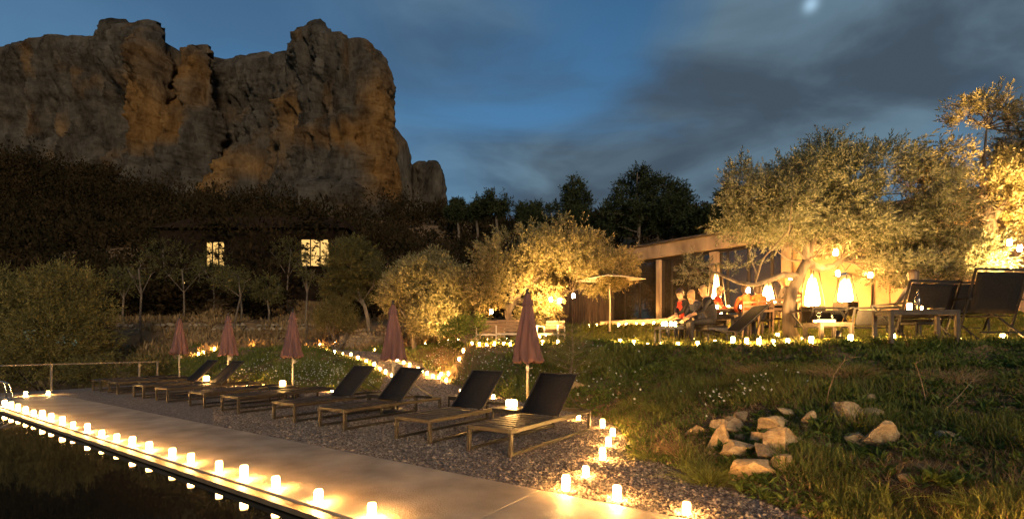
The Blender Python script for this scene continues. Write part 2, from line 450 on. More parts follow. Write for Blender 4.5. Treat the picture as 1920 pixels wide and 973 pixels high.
fn = n.new("ShaderNodeTexNoise"); fn.inputs["Scale"].default_value = 30; fn.inputs["Detail"].default_value = 5
l.new(co.outputs["Object"], fn.inputs["Vector"])
hm = n.new("ShaderNodeMix"); hm.data_type = 'FLOAT'
l.new(ga.outputs["Fac"], hm.inputs[0]); l.new(fn.outputs["Fac"], hm.inputs[2])
inv = n.new("ShaderNodeMath"); inv.operation = 'SUBTRACT'; inv.inputs[0].default_value = 0.8
l.new(vo.outputs["Distance"], inv.inputs[1]); l.new(inv.outputs[0], hm.inputs[3])
b = n.new("ShaderNodeBump"); b.inputs["Strength"].default_value = 0.8; b.inputs["Distance"].default_value = 0.02
l.new(hm.outputs[0], b.inputs["Height"]); l.new(b.outputs[0], p.inputs["Normal"])
M['ground'] = m

# cliff: grey limestone with ochre scars (vertex attribute 'ochre')
m, n, l, p = nodes_of("cliff_limestone")
p.inputs["Roughness"].default_value = 0.95; p.inputs["Specular IOR Level"].default_value = 0.1
co = n.new("ShaderNodeTexCoord")
mp = n.new("ShaderNodeMapping"); mp.inputs["Scale"].default_value = (1, 1, 0.35)
l.new(co.outputs["Object"], mp.inputs["Vector"])
nz = n.new("ShaderNodeTexNoise"); nz.inputs["Scale"].default_value = 0.22; nz.inputs["Detail"].default_value = 10; nz.inputs["Roughness"].default_value = 0.74
l.new(mp.outputs[0], nz.inputs["Vector"])
rg = n.new("ShaderNodeValToRGB")
rg.color_ramp.elements[0].position = 0.36; rg.color_ramp.elements[1].position = 0.66
rg.color_ramp.elements[0].color = (0.032, 0.027, 0.021, 1); rg.color_ramp.elements[1].color = (0.215, 0.178, 0.137, 1)
l.new(nz.outputs["Fac"], rg.inputs["Fac"])
ro = n.new("ShaderNodeValToRGB")
ro.color_ramp.elements[0].position = 0.32; ro.color_ramp.elements[1].position = 0.68
ro.color_ramp.elements[0].color = (0.12, 0.05, 0.014, 1); ro.color_ramp.elements[1].color = (0.54, 0.285, 0.085, 1)
l.new(nz.outputs["Fac"], ro.inputs["Fac"])
oa = n.new("ShaderNodeAttribute"); oa.attribute_name = "ochre"
mx = n.new("ShaderNodeMix"); mx.data_type = 'RGBA'
l.new(oa.outputs["Fac"], mx.inputs["Factor"]); l.new(rg.outputs["Color"], mx.inputs["A"]); l.new(ro.outputs["Color"], mx.inputs["B"])
l.new(mx.outputs["Result"], p.inputs["Base Color"])
bn = n.new("ShaderNodeTexNoise"); bn.inputs["Scale"].default_value = 0.9; bn.inputs["Detail"].default_value = 10; bn.inputs["Roughness"].default_value = 0.78
l.new(mp.outputs[0], bn.inputs["Vector"])
b = n.new("ShaderNodeBump"); b.inputs["Strength"].default_value = 1.0; b.inputs["Distance"].default_value = 2.4
l.new(bn.outputs["Fac"], b.inputs["Height"]); l.new(b.outputs[0], p.inputs["Normal"])
M['cliff'] = m

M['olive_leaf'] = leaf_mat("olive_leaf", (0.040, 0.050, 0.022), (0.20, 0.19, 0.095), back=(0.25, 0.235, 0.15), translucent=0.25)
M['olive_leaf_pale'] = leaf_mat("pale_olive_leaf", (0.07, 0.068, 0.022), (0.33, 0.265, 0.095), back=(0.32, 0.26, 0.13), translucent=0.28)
M['pine_needle'] = leaf_mat("pine_needle", (0.030, 0.038, 0.018), (0.060, 0.065, 0.030), translucent=0.15, spec=0.0, rough=0.9)
M['bush_leaf'] = leaf_mat("bush_leaf", (0.06, 0.058, 0.018), (0.19, 0.155, 0.05), translucent=0.3)
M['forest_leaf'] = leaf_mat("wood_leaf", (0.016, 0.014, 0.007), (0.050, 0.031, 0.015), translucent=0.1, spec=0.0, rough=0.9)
M['grass_blade'] = leaf_mat("grass_blade", (0.07, 0.085, 0.016), (0.19, 0.185, 0.04), translucent=0.3)
M['weed'] = leaf_mat("weed_leaf", (0.06, 0.09, 0.015), (0.16, 0.185, 0.035), translucent=0.3)
M['big_bush'] = leaf_mat("big_bush_leaf", (0.09, 0.08, 0.022), (0.30, 0.235, 0.075), translucent=0.3)
M['dry_blade'] = leaf_mat("dry_grass", (0.15, 0.09, 0.036), (0.34, 0.22, 0.10), translucent=0.25)
M['sapling'] = leaf_mat("sapling_needle", (0.06, 0.075, 0.02), (0.14, 0.15, 0.045), translucent=0.3)
M['pebble'] = leaf_mat("pebble", (0.07, 0.052, 0.042), (0.33, 0.26, 0.205), translucent=0.0, rough=0.85)

# ------------------------------------------------------------------ mesh helpers
def link(o, parent=None):
    COL.objects.link(o)
    if parent is not None: o.parent = parent
    return o

def tag(o, label=None, cat=None, group=None, kind=None):
    if label: o["label"] = label
    if cat: o["category"] = cat
    if group: o["group"] = group
    if kind: o["kind"] = kind
    return o

def empty(name, loc=(0, 0, 0), rz=0.0):
    o = bpy.data.objects.new(name, None)
    o.empty_display_size = 0.1
    o.location = loc; o.rotation_euler = (0, 0, rz)
    return link(o)

def copy_tree(o, parent=None):
    c = o.copy(); COL.objects.link(c); c.parent = parent
    for ch in o.children: copy_tree(ch, c)
    return c

class MB:
    def __init__(self): self.v = []; self.f = []; self.sm = []
    def add(self, vs, fs, smooth=False):
        b = len(self.v)
        self.v += [tuple(map(float, q)) for q in vs]
        self.f += [tuple(b + i for i in q) for q in fs]
        self.sm += [smooth] * len(fs)
        return self
    def box(self, c, size, rot=None, bev=0.0):
        x, y, z = size[0] / 2, size[1] / 2, size[2] / 2
        R = rot or Matrix.Identity(3)
        c = Vector(c)
        if bev <= 0 or min(size) < bev * 2.5:
            vs = [c + R @ Vector((sx * x, sy * y, sz * z)) for sz in (-1, 1) for sy in (-1, 1) for sx in (-1, 1)]
            fs = [(0, 2, 3, 1), (4, 5, 7, 6), (0, 1, 5, 4), (2, 6, 7, 3), (0, 4, 6, 2), (1, 3, 7, 5)]
            return self.add(vs, fs)
        vs, idx = [], {}
        for sz in (-1, 1):
            for sy in (-1, 1):
                for sx in (-1, 1):
                    for ax in range(3):
                        q = [sx * (x - bev), sy * (y - bev), sz * (z - bev)]
                        q[ax] = (sx * x, sy * y, sz * z)[ax]
                        idx[(sx, sy, sz, ax)] = len(vs); vs.append(c + R @ Vector(q))
        I = lambda a, b_, c_, k: idx[(a, b_, c_, k)]
        fs = []
        for s in (-1, 1):
            q = [I(s, -1, -1, 0), I(s, 1, -1, 0), I(s, 1, 1, 0), I(s, -1, 1, 0)]; fs.append(q if s > 0 else q[::-1])
            q = [I(-1, s, -1, 1), I(-1, s, 1, 1), I(1, s, 1, 1), I(1, s, -1, 1)]; fs.append(q if s > 0 else q[::-1])
            q = [I(-1, -1, s, 2), I(1, -1, s, 2), I(1, 1, s, 2), I(-1, 1, s, 2)]; fs.append(q if s > 0 else q[::-1])
        for a in (-1, 1):
            for b_ in (-1, 1):
                fs.append([I(a, b_, -1, 0), I(a, b_, 1, 0), I(a, b_, 1, 1), I(a, b_, -1, 1)])
                fs.append([I(a, -1, b_, 0), I(a, 1, b_, 0), I(a, 1, b_, 2), I(a, -1, b_, 2)])
                fs.append([I(-1, a, b_, 1), I(1, a, b_, 1), I(1, a, b_, 2), I(-1, a, b_, 2)])
                for c_ in (-1, 1): fs.append([I(a, b_, c_, 0), I(a, b_, c_, 1), I(a, b_, c_, 2)])
        return self.add(vs, fs)
    def bar(self, a, b, w, h, bev=0.0, up=(0, 0, 1)):
        a, b = Vector(a), Vector(b); d = b - a; L = d.length
        x = d.normalized(); z = Vector(up)
        if abs(x.dot(z)) > 0.98: z = Vector((1, 0, 0))
        y = z.cross(x).normalized(); z = x.cross(y)
        R = Matrix((x, y, z)).transposed()
        return self.box((a + b) / 2, (L, w, h), R, bev)
    def tube(self, pts, rad, n=8, cap=True):
        pts = [Vector(q) for q in pts]
        if not hasattr(rad, '__len__'): rad = [rad] * len(pts)
        vs, fs = [], []
        prev = None
        for i, q in enumerate(pts):
            d = (pts[min(i + 1, len(pts) - 1)] - pts[max(i - 1, 0)]).normalized()
            if prev is None:
                a = d.cross(Vector((0, 0, 1)))
                if a.length < 0.05: a = d.cross(Vector((1, 0, 0)))
            else:
                a = prev - d * prev.dot(d)
            a.normalize(); prev = a; b_ = d.cross(a)
            for k in range(n):
                t = 2 * math.pi * k / n
                vs.append(q + (a * math.cos(t) + b_ * math.sin(t)) * rad[i])
        for i in range(len(pts) - 1):
            for k in range(n):
                fs.append((i * n + k, i * n + (k + 1) % n, (i + 1) * n + (k + 1) % n, (i + 1) * n + k))
        if cap:
            fs.append(tuple(range(n))[::-1]); fs.append(tuple((len(pts) - 1) * n + k for k in range(n)))
        return self.add(vs, fs, True)
    def lathe(self, prof, n=16, c=(0, 0, 0), squash=None):
        vs, fs = [], []
        for r, z in prof:
            for k in range(n):
                t = 2 * math.pi * k / n
                vs.append((c[0] + r * math.cos(t), c[1] + r * math.sin(t) * (squash or 1), c[2] + z))
        m = len(prof)
        for i in range(m - 1):
            for k in range(n):
                fs.append((i * n + k, i * n + (k + 1) % n, (i + 1) * n + (k + 1) % n, (i + 1) * n + k))
        fs.append(tuple(range(n))[::-1]); fs.append(tuple((m - 1) * n + k for k in range(n)))
        return self.add(vs, fs, True)
    def mesh(self, name):
        me = bpy.data.meshes.new(name)
        me.from_pydata(self.v, [], self.f)
        me.polygons.foreach_set("use_smooth", self.sm)
        me.update()
        return me
    def build(self, name, material, parent=None, loc=None):
        me = self.mesh(name); me.materials.append(material)
        o = bpy.data.objects.new(name, me)
        if loc is not None: o.location = loc
        return link(o, parent)

def np_mesh(name, V, F, material, parent=None, tone=None, attrs=None, smooth=False, kind=None):
    """V (n,3), F (m,k) arrays -> one mesh object"""
    V = np.ascontiguousarray(V, np.float32); F = np.ascontiguousarray(F, np.int32)
    me = bpy.data.meshes.new(name)
    k = F.shape[1]
    me.vertices.add(len(V)); me.vertices.foreach_set("co", V.ravel())
    me.loops.add(F.size); me.loops.foreach_set("vertex_index", F.ravel())
    me.polygons.add(len(F))
    me.polygons.foreach_set("loop_start", np.arange(0, F.size, k, dtype=np.int32))
    me.polygons.foreach_set("loop_total", np.full(len(F), k, np.int32))
    me.polygons.foreach_set("use_smooth", np.full(len(F), smooth, bool))
    me.update(calc_edges=True)
    if tone is not None: attrs = dict(attrs or {}, tone=tone)
    for an, av in (attrs or {}).items():
        a_ = me.attributes.new(an, 'FLOAT', 'POINT')
        a_.data.foreach_set("value", np.ascontiguousarray(av, np.float32))
    me.materials.append(material)
    o = bpy.data.objects.new(name, me)
    if kind: o["kind"] = kind
    return link(o, parent)

def grid_faces(nx, ny):
    i, j = np.meshgrid(np.arange(nx - 1), np.arange(ny - 1), indexing='ij')
    a = (i * ny + j).ravel()
    return np.stack([a, a + ny, a + ny + 1, a + 1], 1)

ORD = ["first", "second", "third", "fourth", "fifth", "sixth", "seventh", "eighth", "ninth", "tenth", "eleventh", "twelfth", "thirteenth", "fourteenth", "fifteenth", "sixteenth", "seventeenth", "eighteenth", "nineteenth", "twentieth", "twenty-first", "twenty-second", "twenty-third", "twenty-fourth", "twenty-fifth", "twenty-sixth", "twenty-seventh", "twenty-eighth", "twenty-ninth", "thirtieth"]

# ================================================================== THE SETTING
# ---- near ground sheet
xs = np.arange(-24, 15.01, 0.13); ys = np.arange(0.3, 31.0, 0.13)
GX, GY = np.meshgrid(xs, ys, indexing='ij')
GZ, GG = height(GX, GY)
S_ = GX * D2[0] + GY * D2[1]; T_ = GX * D1[0] + GY * D1[1]
GZ = np.where((S_ < 3.2) & (T_ < 17.2), -1.7, GZ)          # the pool basin and the bed under the deck slab
np_mesh("ground", np.stack([GX, GY, GZ], -1).reshape(-1, 3), grid_faces(len(xs), len(ys)), M['ground'], attrs={"gravel": GG.ravel()}, smooth=True, kind="structure")
# ---- far hillside
xs2 = np.arange(-330, 331, 3.0); ys2 = np.concatenate([np.arange(30.6, 60, 1.5), np.arange(60, 420, 4.0)])
FX, FY = np.meshgrid(xs2, ys2, indexing='ij')
FZ, _g = height(FX, FY)
np_mesh("hillside", np.stack([FX, FY, FZ - 0.05], -1).reshape(-1, 3), grid_faces(len(xs2), len(ys2)), M['ground'], attrs={"gravel": np.zeros(FX.size)}, smooth=True, kind="structure")
# ---- wide ground sheet around and behind
mb = MB()
mb.add([(-1500, -600, -2.2), (1500, -600, -2.2), (1500, 3000, -2.2), (-1500, 3000, -2.2)], [(0, 1, 2, 3)])
tag(mb.build("terrain", M['ground']), kind="structure")

# ---- pool and deck (built in the axes of the terrace: local x = along deck, local y = across)
Rdeck = math.atan2(D1[1], D1[0])
def deck_obj(mb, name, material, parent=None):
    o = mb.build(name, material, parent)
    if parent is None: o.rotation_euler = (0, 0, Rdeck)
    return o
# local frame: x = t ; y = -s  (D1 rotated by -90 deg is D2)
mb = MB()
for i, (a, b_) in enumerate([(-9.0, -3.0), (-3.0, 2.2), (2.2, 7.3), (7.3, 12.4), (12.4, 17.0)]):
    mb.box(((a + b_) / 2, -(2.30 + 3.68) / 2, -0.04), (b_ - a - 0.004, 3.68 - 2.30, 0.1), None, 0.004)
deck = deck_obj(mb, "pool_deck", M['deck']); deck["kind"] = "structure"
mb = MB()
mb.box((4.0, -2.245, -0.033), (26.2, 0.104, 0.044), None, 0.006)
coping = deck_obj(mb, "pool_coping", M['coping']); coping["kind"] = "structure"
mb = MB()
mb.box((4.0, -2.42, -0.85), (26.0, 0.28, 1.5))
mb.box((17.12, 6.0, -0.85), (0.25, 17.2, 1.5))
pw_ = deck_obj(mb, "pool_wall", M['poolwall']); pw_["kind"] = "structure"
mb = MB()
mb.box((17.1, 6.3, -0.03), (0.4, 16.4, 0.08), None, 0.008)
pw_ = deck_obj(mb, "pool_end_coping", M['deck']); pw_["kind"] = "structure"
mb = MB()
mb.add([(-9, -2.33, -0.062), (17.0, -2.33, -0.062), (17.0, 14, -0.062), (-9, 14, -0.062)], [(0, 1, 2, 3)])
wtr = deck_obj(mb, "pool_water", M['water']); wtr["kind"] = "structure"

# ---- loose pebbles over the gravel (too many to count)
def pebbles(n):
    Y = 2.6 + (10.5 - 2.6) * rng.random(n) ** 1.35
    k = -0.62 + 1.35 * rng.random(n)
    X = k * Y
    s = X * D2[0] + Y * D2[1]
    _, g = height(X, Y, rough=False)
    ok = (s > 3.69) & (g > 0.5)
    edge = (rng.random(n) < 0.12)
    X, Y = X[ok], Y[ok]
    z, _ = height(X, Y)
    n = len(X)
    r = rng.uniform(0.006, 0.017, n) * np.where(rng.random(n) < 0.06, 1.7, 1)
    base = np.array([(1, 0, 0), (0, 1, 0), (-1, 0, 0), (0, -1, 0), (0, 0, 1), (0, 0, -1)], float)
    sc = np.stack([rng.uniform(.7, 1.4, n), rng.uniform(.7, 1.4, n), rng.uniform(.45, .9, n)], -1)
    a = rng.uniform(0, 6.28, n); tilt = rng.uniform(-.5, .5, n)
    V = base[None] * sc[:, None] * (1 + rng.uniform(-.3, .3, (n, 6, 1)))
    ca, sa = np.cos(a)[:, None], np.sin(a)[:, None]
    x_, y_, z_ = V[..., 0], V[..., 1], V[..., 2]
    z_ = z_ + tilt[:, None] * x_
    V = np.stack([x_ * ca - y_ * sa, x_ * sa + y_ * ca, z_], -1) * r[:, None, None]
    V += np.stack([X, Y, z + r * 0.3], -1)[:, None]
    f = np.array([(0, 1, 4), (1, 2, 4), (2, 3, 4), (3, 0, 4), (1, 0, 5), (2, 1, 5), (3, 2, 5), (0, 3, 5)])
    F = (np.arange(n)[:, None, None] * 6 + f[None]).reshape(-1, 3)
    o = np_mesh("gravel", V.reshape(-1, 3), F, M['pebble'], tone=np.repeat(rng.random(n) ** 1.6, 6), kind="stuff")
    o["label"] = "loose brown gravel around the loungers"
pebbles(90000)
def path_chips(n):
    Y = rng.uniform(9.5, 24, n); X = rng.uniform(-0.62, 0.1, n) * Y
    z, g = height(X, Y)
    ok = (g > 0.5) & ((X * D2[0] + Y * D2[1]) > 6.6)
    X, Y, z = X[ok], Y[ok], z[ok]; n = len(X)
    r = rng.uniform(0.012, 0.034, n)
    base = np.array([(1, 0, 0), (0, 1, 0), (-1, 0, 0), (0, -1, 0), (0, 0, 1), (0, 0, -1)], float)
    V = base[None] * rng.uniform(.6, 1.4, (n, 6, 1)) * np.array([1, 1, .6]) * r[:, None, None]
    a = rng.uniform(0, 6.28, n)[:, None]
    V = np.stack([V[..., 0] * np.cos(a) - V[..., 1] * np.sin(a), V[..., 0] * np.sin(a) + V[..., 1] * np.cos(a), V[..., 2]], -1)
    V += np.stack([X, Y, z + r * 0.25], -1)[:, None]
    f = np.array([(0, 1, 4), (1, 2, 4), (2, 3, 4), (3, 0, 4)])
    F = (np.arange(n)[:, None, None] * 6 + f[None]).reshape(-1, 3)
    o = np_mesh("path_gravel", V.reshape(-1, 3), F, M['pebble'], tone=np.repeat(rng.random(n) ** 1.5, 6), kind="stuff")
    o["label"] = "coarse stone chips on the gravel path"
path_chips(70000)

# ---- the cliff
PLAN = [(-700, 205), (-400, 180), (-150, 166), (0, 158), (110, 152), (190, 148), (235, 138), (270, 131), (310, 131), (338, 141), (365, 134), (395, 135), (415, 143), (470, 136), (520, 131), (542, 122), (590, 116), (640, 114), (675, 116), (706, 121), (727, 131), (735, 146), (737, 175)]
TOP = [(-700, 105), (-300, 88), (0, 68), (60, 58), (150, 52), (200, 38), (235, 25), (265, 24), (290, 45), (318, 76), (335, 76), (360, 68), (385, 78), (410, 93), (440, 86), (500, 77), (529, 66), (535, 31), (560, 25), (600, 34), (618, 44), (660, 48), (690, 62), (712, 90), (727, 130), (735, 175), (737, 200)]
pu = np.array([p[0] for p in PLAN], float); pY = np.array([p[1] for p in PLAN], float)
pX = (pu - U0) / FPX * pY
arc = np.concatenate([[0], np.cumsum(np.hypot(np.diff(pX), np.diff(pY)))])
NS, NH, NT = 640, 230, 26
st = np.linspace(0, arc[-1], NS)
cX, cY = np.interp(st, arc, pX), np.interp(st, arc, pY)
def smooth1(a, k):
    ker = np.ones(k) / k
    return np.convolve(np.pad(a, k // 2, mode='edge'), ker, mode='valid')[:len(a)]
cX, cY = smooth1(cX, 7), smooth1(cY, 7)
cU = cX / cY * FPX + U0
tv = np.interp(cU, [p[0] for p in TOP], [p[1] for p in TOP])
zt = EYE + (V0 - tv) / FPX * cY
tx, ty = np.gradient(cX), np.gradient(cY)
nl = np.hypot(tx, ty); nx_, ny_ = ty / nl, -tx / nl        # outward, towards the valley
hh = np.linspace(0, 1, NH)
Zb = 18.0
CZ = Zb + (zt[:, None] - Zb) * hh[None]
lean = np.where(hh > 0.93, -((hh - 0.93) / 0.07) ** 2 * 5.0, 0) + (1 - hh) ** 2 * 6.0
A_ = st[:, None] + 0 * hh[None]
big = 3.0 * fbm(A_ / 22, CZ / 55 + 3, octv=2)
crack = -2.2 * np.exp(-(np.abs(fbm(A_ / 9 + 0.35 * vnoise(A_ * 0 + 2, CZ / 14), CZ / 60 + 8, octv=3)) / 0.07) ** 2)
ledge = 1.0 * fbm(A_ / 14, CZ / 4.5 + 20, octv=3)
rid = 1.5 * (1 - 2 * np.abs(fbm(A_ / 6.5 + 31, CZ / 26 + 0.5 * vnoise(A_ / 5, CZ / 9), octv=4, gain=0.55))) + 1.2 * (np.floor(3 * fbm(A_ / 8 + 5, CZ / 12 - 7, octv=3)) / 3)
fine = 0.9 * fbm(A_ / 1.8, CZ / 2.6, octv=4, gain=0.7)
cuU = cU[:, None]; cV = V0 - (CZ - EYE) / cY[:, None] * FPX
def gb(u, v, su, sv): return np.exp(-((cuU - u) / su) ** 2 - ((cV - v) / sv) ** 2)
bulge = 9 * gb(445, 360, 60, 70) + 5 * gb(620, 390, 90, 50) - 7 * gb(205, 230, 30, 80) - 5 * gb(300, 235, 26, 60) - 5 * gb(655, 120, 16, 100) + 4 * gb(270, 110, 40, 60) - 6 * gb(505, 300, 12, 70)
edge = np.clip((hh - 0.86) / 0.14, 0, 1)[None]
D = big + crack + ledge + rid + fine + bulge
D = (D * (1 - 0.5 * edge) + lean[None]) * (1 - 0.75 * sstep((cuU - 690) / 45))
CXg = cX[:, None] + nx_[:, None] * D
CYg = cY[:, None] + ny_[:, None] * D
CZg = CZ + 1.6 * edge * fbm(A_ / 5, CZ * 0 + 1.5, octv=4)
och = 1.15 * gb(262, 190, 48, 75) + 1.1 * gb(340, 170, 40, 70) + 1.0 * gb(440, 345, 60, 60) + 1.0 * gb(310, 240, 60, 40) + 1.0 * gb(620, 255, 70, 26) + 1.1 * gb(695, 230, 30, 150) + 0.5 * gb(570, 190, 90, 50) + 0.6 * gb(700, 340, 30, 60) + 0.3 * gb(160, 140, 30, 30)
och = np.clip((och - 0.18 + 0.5 * fbm(A_ / 6, CZ / 10, octv=4)) * 0.95, 0, 0.85)
back = np.linspace(0, 1, NT + 1)[1:] ** 1.5 * 90
PXg = CXg[:, -1:] - nx_[:, None] * 0 + back[None] * 0.0 + (cX / np.hypot(cX, cY))[:, None] * back[None]
PYg = CYg[:, -1:] + (cY / np.hypot(cX, cY))[:, None] * back[None]
PZg = CZg[:, -1:] - back[None] * 0.12 + 0.8 * fbm(PXg / 6, PYg / 6, octv=3)
Vc = np.stack([np.concatenate([CXg, PXg], 1), np.concatenate([CYg, PYg], 1), np.concatenate([CZg, PZg], 1)], -1)
oc = np.concatenate([och, np.zeros_like(PXg)], 1)
o = np_mesh("cliff", Vc.reshape(-1, 3), grid_faces(NS, NH + NT), M['cliff'], attrs={"ochre": oc.ravel()}, smooth=True, kind="structure")
o["label"] = "towering limestone cliff with ochre scars above the valley"

def rock_tower(uc, Y, rx, ry, vt, vb, skew, seed, label):
    n, m_ = 72, 60
    th = np.linspace(0, 2 * np.pi, n, endpoint=False); h = np.linspace(0, 1, m_)
    z0, z1 = gz(vb, Y), gz(vt, Y)
    TH, H_ = np.meshgrid(th, h, indexing='ij')
    r = np.where(H_ < 0.78, 1 - 0.10 * H_, (1 - 0.078) * np.sqrt(np.clip(1 - ((H_ - 0.78) / 0.22) ** 2.2, 0.0004, 1)))
    cx, sy = np.cos(TH), np.sin(TH)
    dn = 1 + 0.16 * fbm(cx * 1.6 + seed, sy * 1.6, H_ * 3, octv=4) + 0.05 * fbm(cx * 6 + seed, sy * 6, H_ * 14, octv=3)
    X = gx(uc, Y) + rx * r * cx * dn + skew * H_
    Yy = Y + ry * r * sy * dn
    Z = z0 + (z1 - z0) * H_ + 0.5 * fbm(cx * 3, sy * 3, H_ * 5, octv=2) * H_
    V = np.stack([X, Yy, Z], -1).reshape(-1, 3)
    i, j = np.meshgrid(np.arange(n), np.arange(m_ - 1), indexing='ij')
    a = (i * m_ + j).ravel(); b2 = (((i + 1) % n) * m_ + j).ravel()
    F = np.stack([a, b2, b2 + 1, a + 1], 1)
    o = np_mesh("rock_tower", V, F, M['cliff'], attrs={"ochre": np.clip(0.25 * fbm(V[:, 0] / 6, V[:, 2] / 9, octv=3), 0, 1)}, smooth=True, kind="structure")
    o["label"] = label
rock_tower(750, 150, 6.0, 10, 236, 430, -4.2, 3, "sloping rock shoulder behind the cliff's edge")
rock_tower(806, 152, 5.6, 8, 306, 430, -0.6, 8, "lone rounded rock tower beside the cliff")
rock_tower(770, 156, 4.2, 6, 312, 430, -0.6, 12, "low rock between the cliff shoulder and the lone tower")

# ================================================================== VEGETATION
def leaf_quads(P, Dv, L, W, bend=0.15):
    n = len(P)
    r = rng.normal(size=(n, 3))
    S = np.cross(Dv, r); S /= np.linalg.norm(S, axis=1, keepdims=True) + 1e-9
    N = np.cross(Dv, S)
    L = np.broadcast_to(np.asarray(L, float), (n,))[:, None]; W = np.broadcast_to(np.asarray(W, float), (n,))[:, None]
    V = np.stack([P, P + Dv * L * 0.45 + S * W * 0.5 + N * L * bend * 0.4, P + Dv * L, P + Dv * L * 0.45 - S * W * 0.5 + N * L * bend * 0.4], 1)
    F = (np.arange(n)[:, None] * 4 + np.arange(4)[None])
    return V.reshape(-1, 3), F

def unit(a): return a / (np.linalg.norm(a, axis=1, keepdims=True) + 1e-9)

def crown_points(blobs, n, shell=0.45, gap=0.0, gscale=1.1, seed=0):
    vol = np.array([b_[1][0] * b_[1][1] * b_[1][2] for b_ in blobs]) ** 0.85
    cnt = rng.multinomial(n, vol / vol.sum())
    Ps, Ds = [], []
    for (c, r), k in zip(blobs, cnt):
        d = unit(rng.normal(size=(k, 3)))
        q = (shell + (1 - shell) * rng.random(k)) ** (1 / 2.0)
        lump = 1 + 0.22 * fbm(d[:, 0] * 2.2 + seed, d[:, 1] * 2.2, d[:, 2] * 2.2, octv=3)
        P = np.array(c) + d * np.array(r) * (q * lump)[:, None]
        Ps.append(P); Ds.append(d)
    P = np.concatenate(Ps); Dd = np.concatenate(Ds)
    if gap > -5:
        g = fbm(P[:, 0] * gscale + seed, P[:, 1] * gscale, P[:, 2] * gscale, octv=3)
        ok = g > gap
        P, Dd = P[ok], Dd[ok]
    return P, Dd

def sprigs(P, Dd, nleaf, slen, L, W, up=0.5, jit=0.6, spread=0.75):
    n = len(P)
    d = unit(Dd + np.array([0, 0, up]) + rng.normal(size=(n, 3)) * jit)
    k = np.tile(np.arange(nleaf) / (nleaf - 1), n)
    Pi = np.repeat(P, nleaf, 0); di = np.repeat(d, nleaf, 0)
    sl = np.repeat(rng.uniform(0.6, 1.3, n) * slen, nleaf)
    base = Pi + di * (k * sl)[:, None]
    rad = unit(np.cross(di, rng.normal(size=(n * nleaf, 3))))
    ld = unit(di * (1 - spread * (1 - 0.6 * k))[:, None] + rad * (spread * (1 - 0.5 * k))[:, None])
    tone_s = np.repeat(np.clip(0.42 + 0.35 * fbm(P[:, 0] * 1.7, P[:, 1] * 1.7, P[:, 2] * 1.7, octv=2) + rng.normal(0, 0.2, n), 0, 1), nleaf)
    V, F = leaf_quads(base, ld, L * rng.uniform(0.7, 1.25, n * nleaf), W * rng.uniform(0.8, 1.2, n * nleaf))
    tone = np.repeat(np.clip(tone_s + rng.normal(0, 0.15, n * nleaf), 0, 1), 4)
    return V, F, tone

def wander(a, b, n=6, amp=0.12):
    a, b = np.array(a, float), np.array(b, float)
    L = np.linalg.norm(b - a)
    out = []
    off = rng.normal(size=(n, 3)) * amp * L * 0.5
    for i in range(n):
        t = i / (n - 1)
        out.append(a + (b - a) * t + off[i] * math.sin(math.pi * t))
    return out

def taper(r0, r1, n): return [r0 + (r1 - r0) * (i / (n - 1)) ** 0.8 for i in range(n)]

def tree(name, label, base, trunk, limbs, blobs, nsprig, nleaf, slen, L, W, leafm, barkm, cat="tree", group=None, shell=0.35, gap=-0.35, gscale=1.1, up=0.5, twigs=60, spread=0.75, r0=0.16, seed=0, jit=0.6):
    """trunk: list of points; limbs: list of (list of points, r0, r1)"""
    root = empty(name, base)
    tag(root, label, cat, group)
    B = np.array(base, float)
    mb = MB()
    mb.tube([np.array(q) - B for q in trunk], taper(r0, r0 * 0.62, len(trunk)), 10)
    rt = np.array(trunk[0]) - B
    for a in range(5):       # root flare
        an = a * 1.26 + seed
        mb.tube([rt + np.array([math.cos(an) * r0 * 1.9, math.sin(an) * r0 * 1.9, -0.06]), rt + np.array([math.cos(an) * r0 * 0.8, math.sin(an) * r0 * 0.8, 0.1]), rt + np.array([0, 0, 0.35])], [r0 * 0.25, r0 * 0.45, r0 * 0.5], 6)
    mb.build("trunk", barkm, root)
    for pts, a, b_ in limbs:
        lm = MB(); lm.tube([np.array(q) - B for q in pts], taper(a, b_, len(pts)), 8)
        lm.build("limb", barkm, root)
    P, Dd = crown_points(blobs, nsprig, shell, gap, gscale, seed)
    if twigs:
        tm = MB()
        ends = [np.array(l_[0][-1]) for l_ in limbs] + [np.array(l_[0][len(l_[0]) // 2]) for l_ in limbs] + [np.array(trunk[-1])]
        for q in P[rng.choice(len(P), min(twigs, len(P)), replace=False)]:
            e = min(ends, key=lambda w: np.linalg.norm(w - q) + rng.random() * 0.4)
            pts = wander(e, q, 5, 0.25)
            tm.tube([w - B for w in pts], taper(0.022, 0.006, 5), 4, cap=False)
        tm.build("twigs", barkm, root)["kind"] = "stuff"
    V, F, tone = sprigs(P, Dd, nleaf, slen, L, W, up, jit, spread)
    np_mesh("crown", V - B, F, leafm, root, tone=tone)
    return root

def bl(u, v, Y, ru, rv, ry): # a crown lobe: centre at (u, v, Y), half extents in metres from pixel extents
    return (at(u, v, Y), (ru / FPX * Y, ry, rv / FPX * Y))

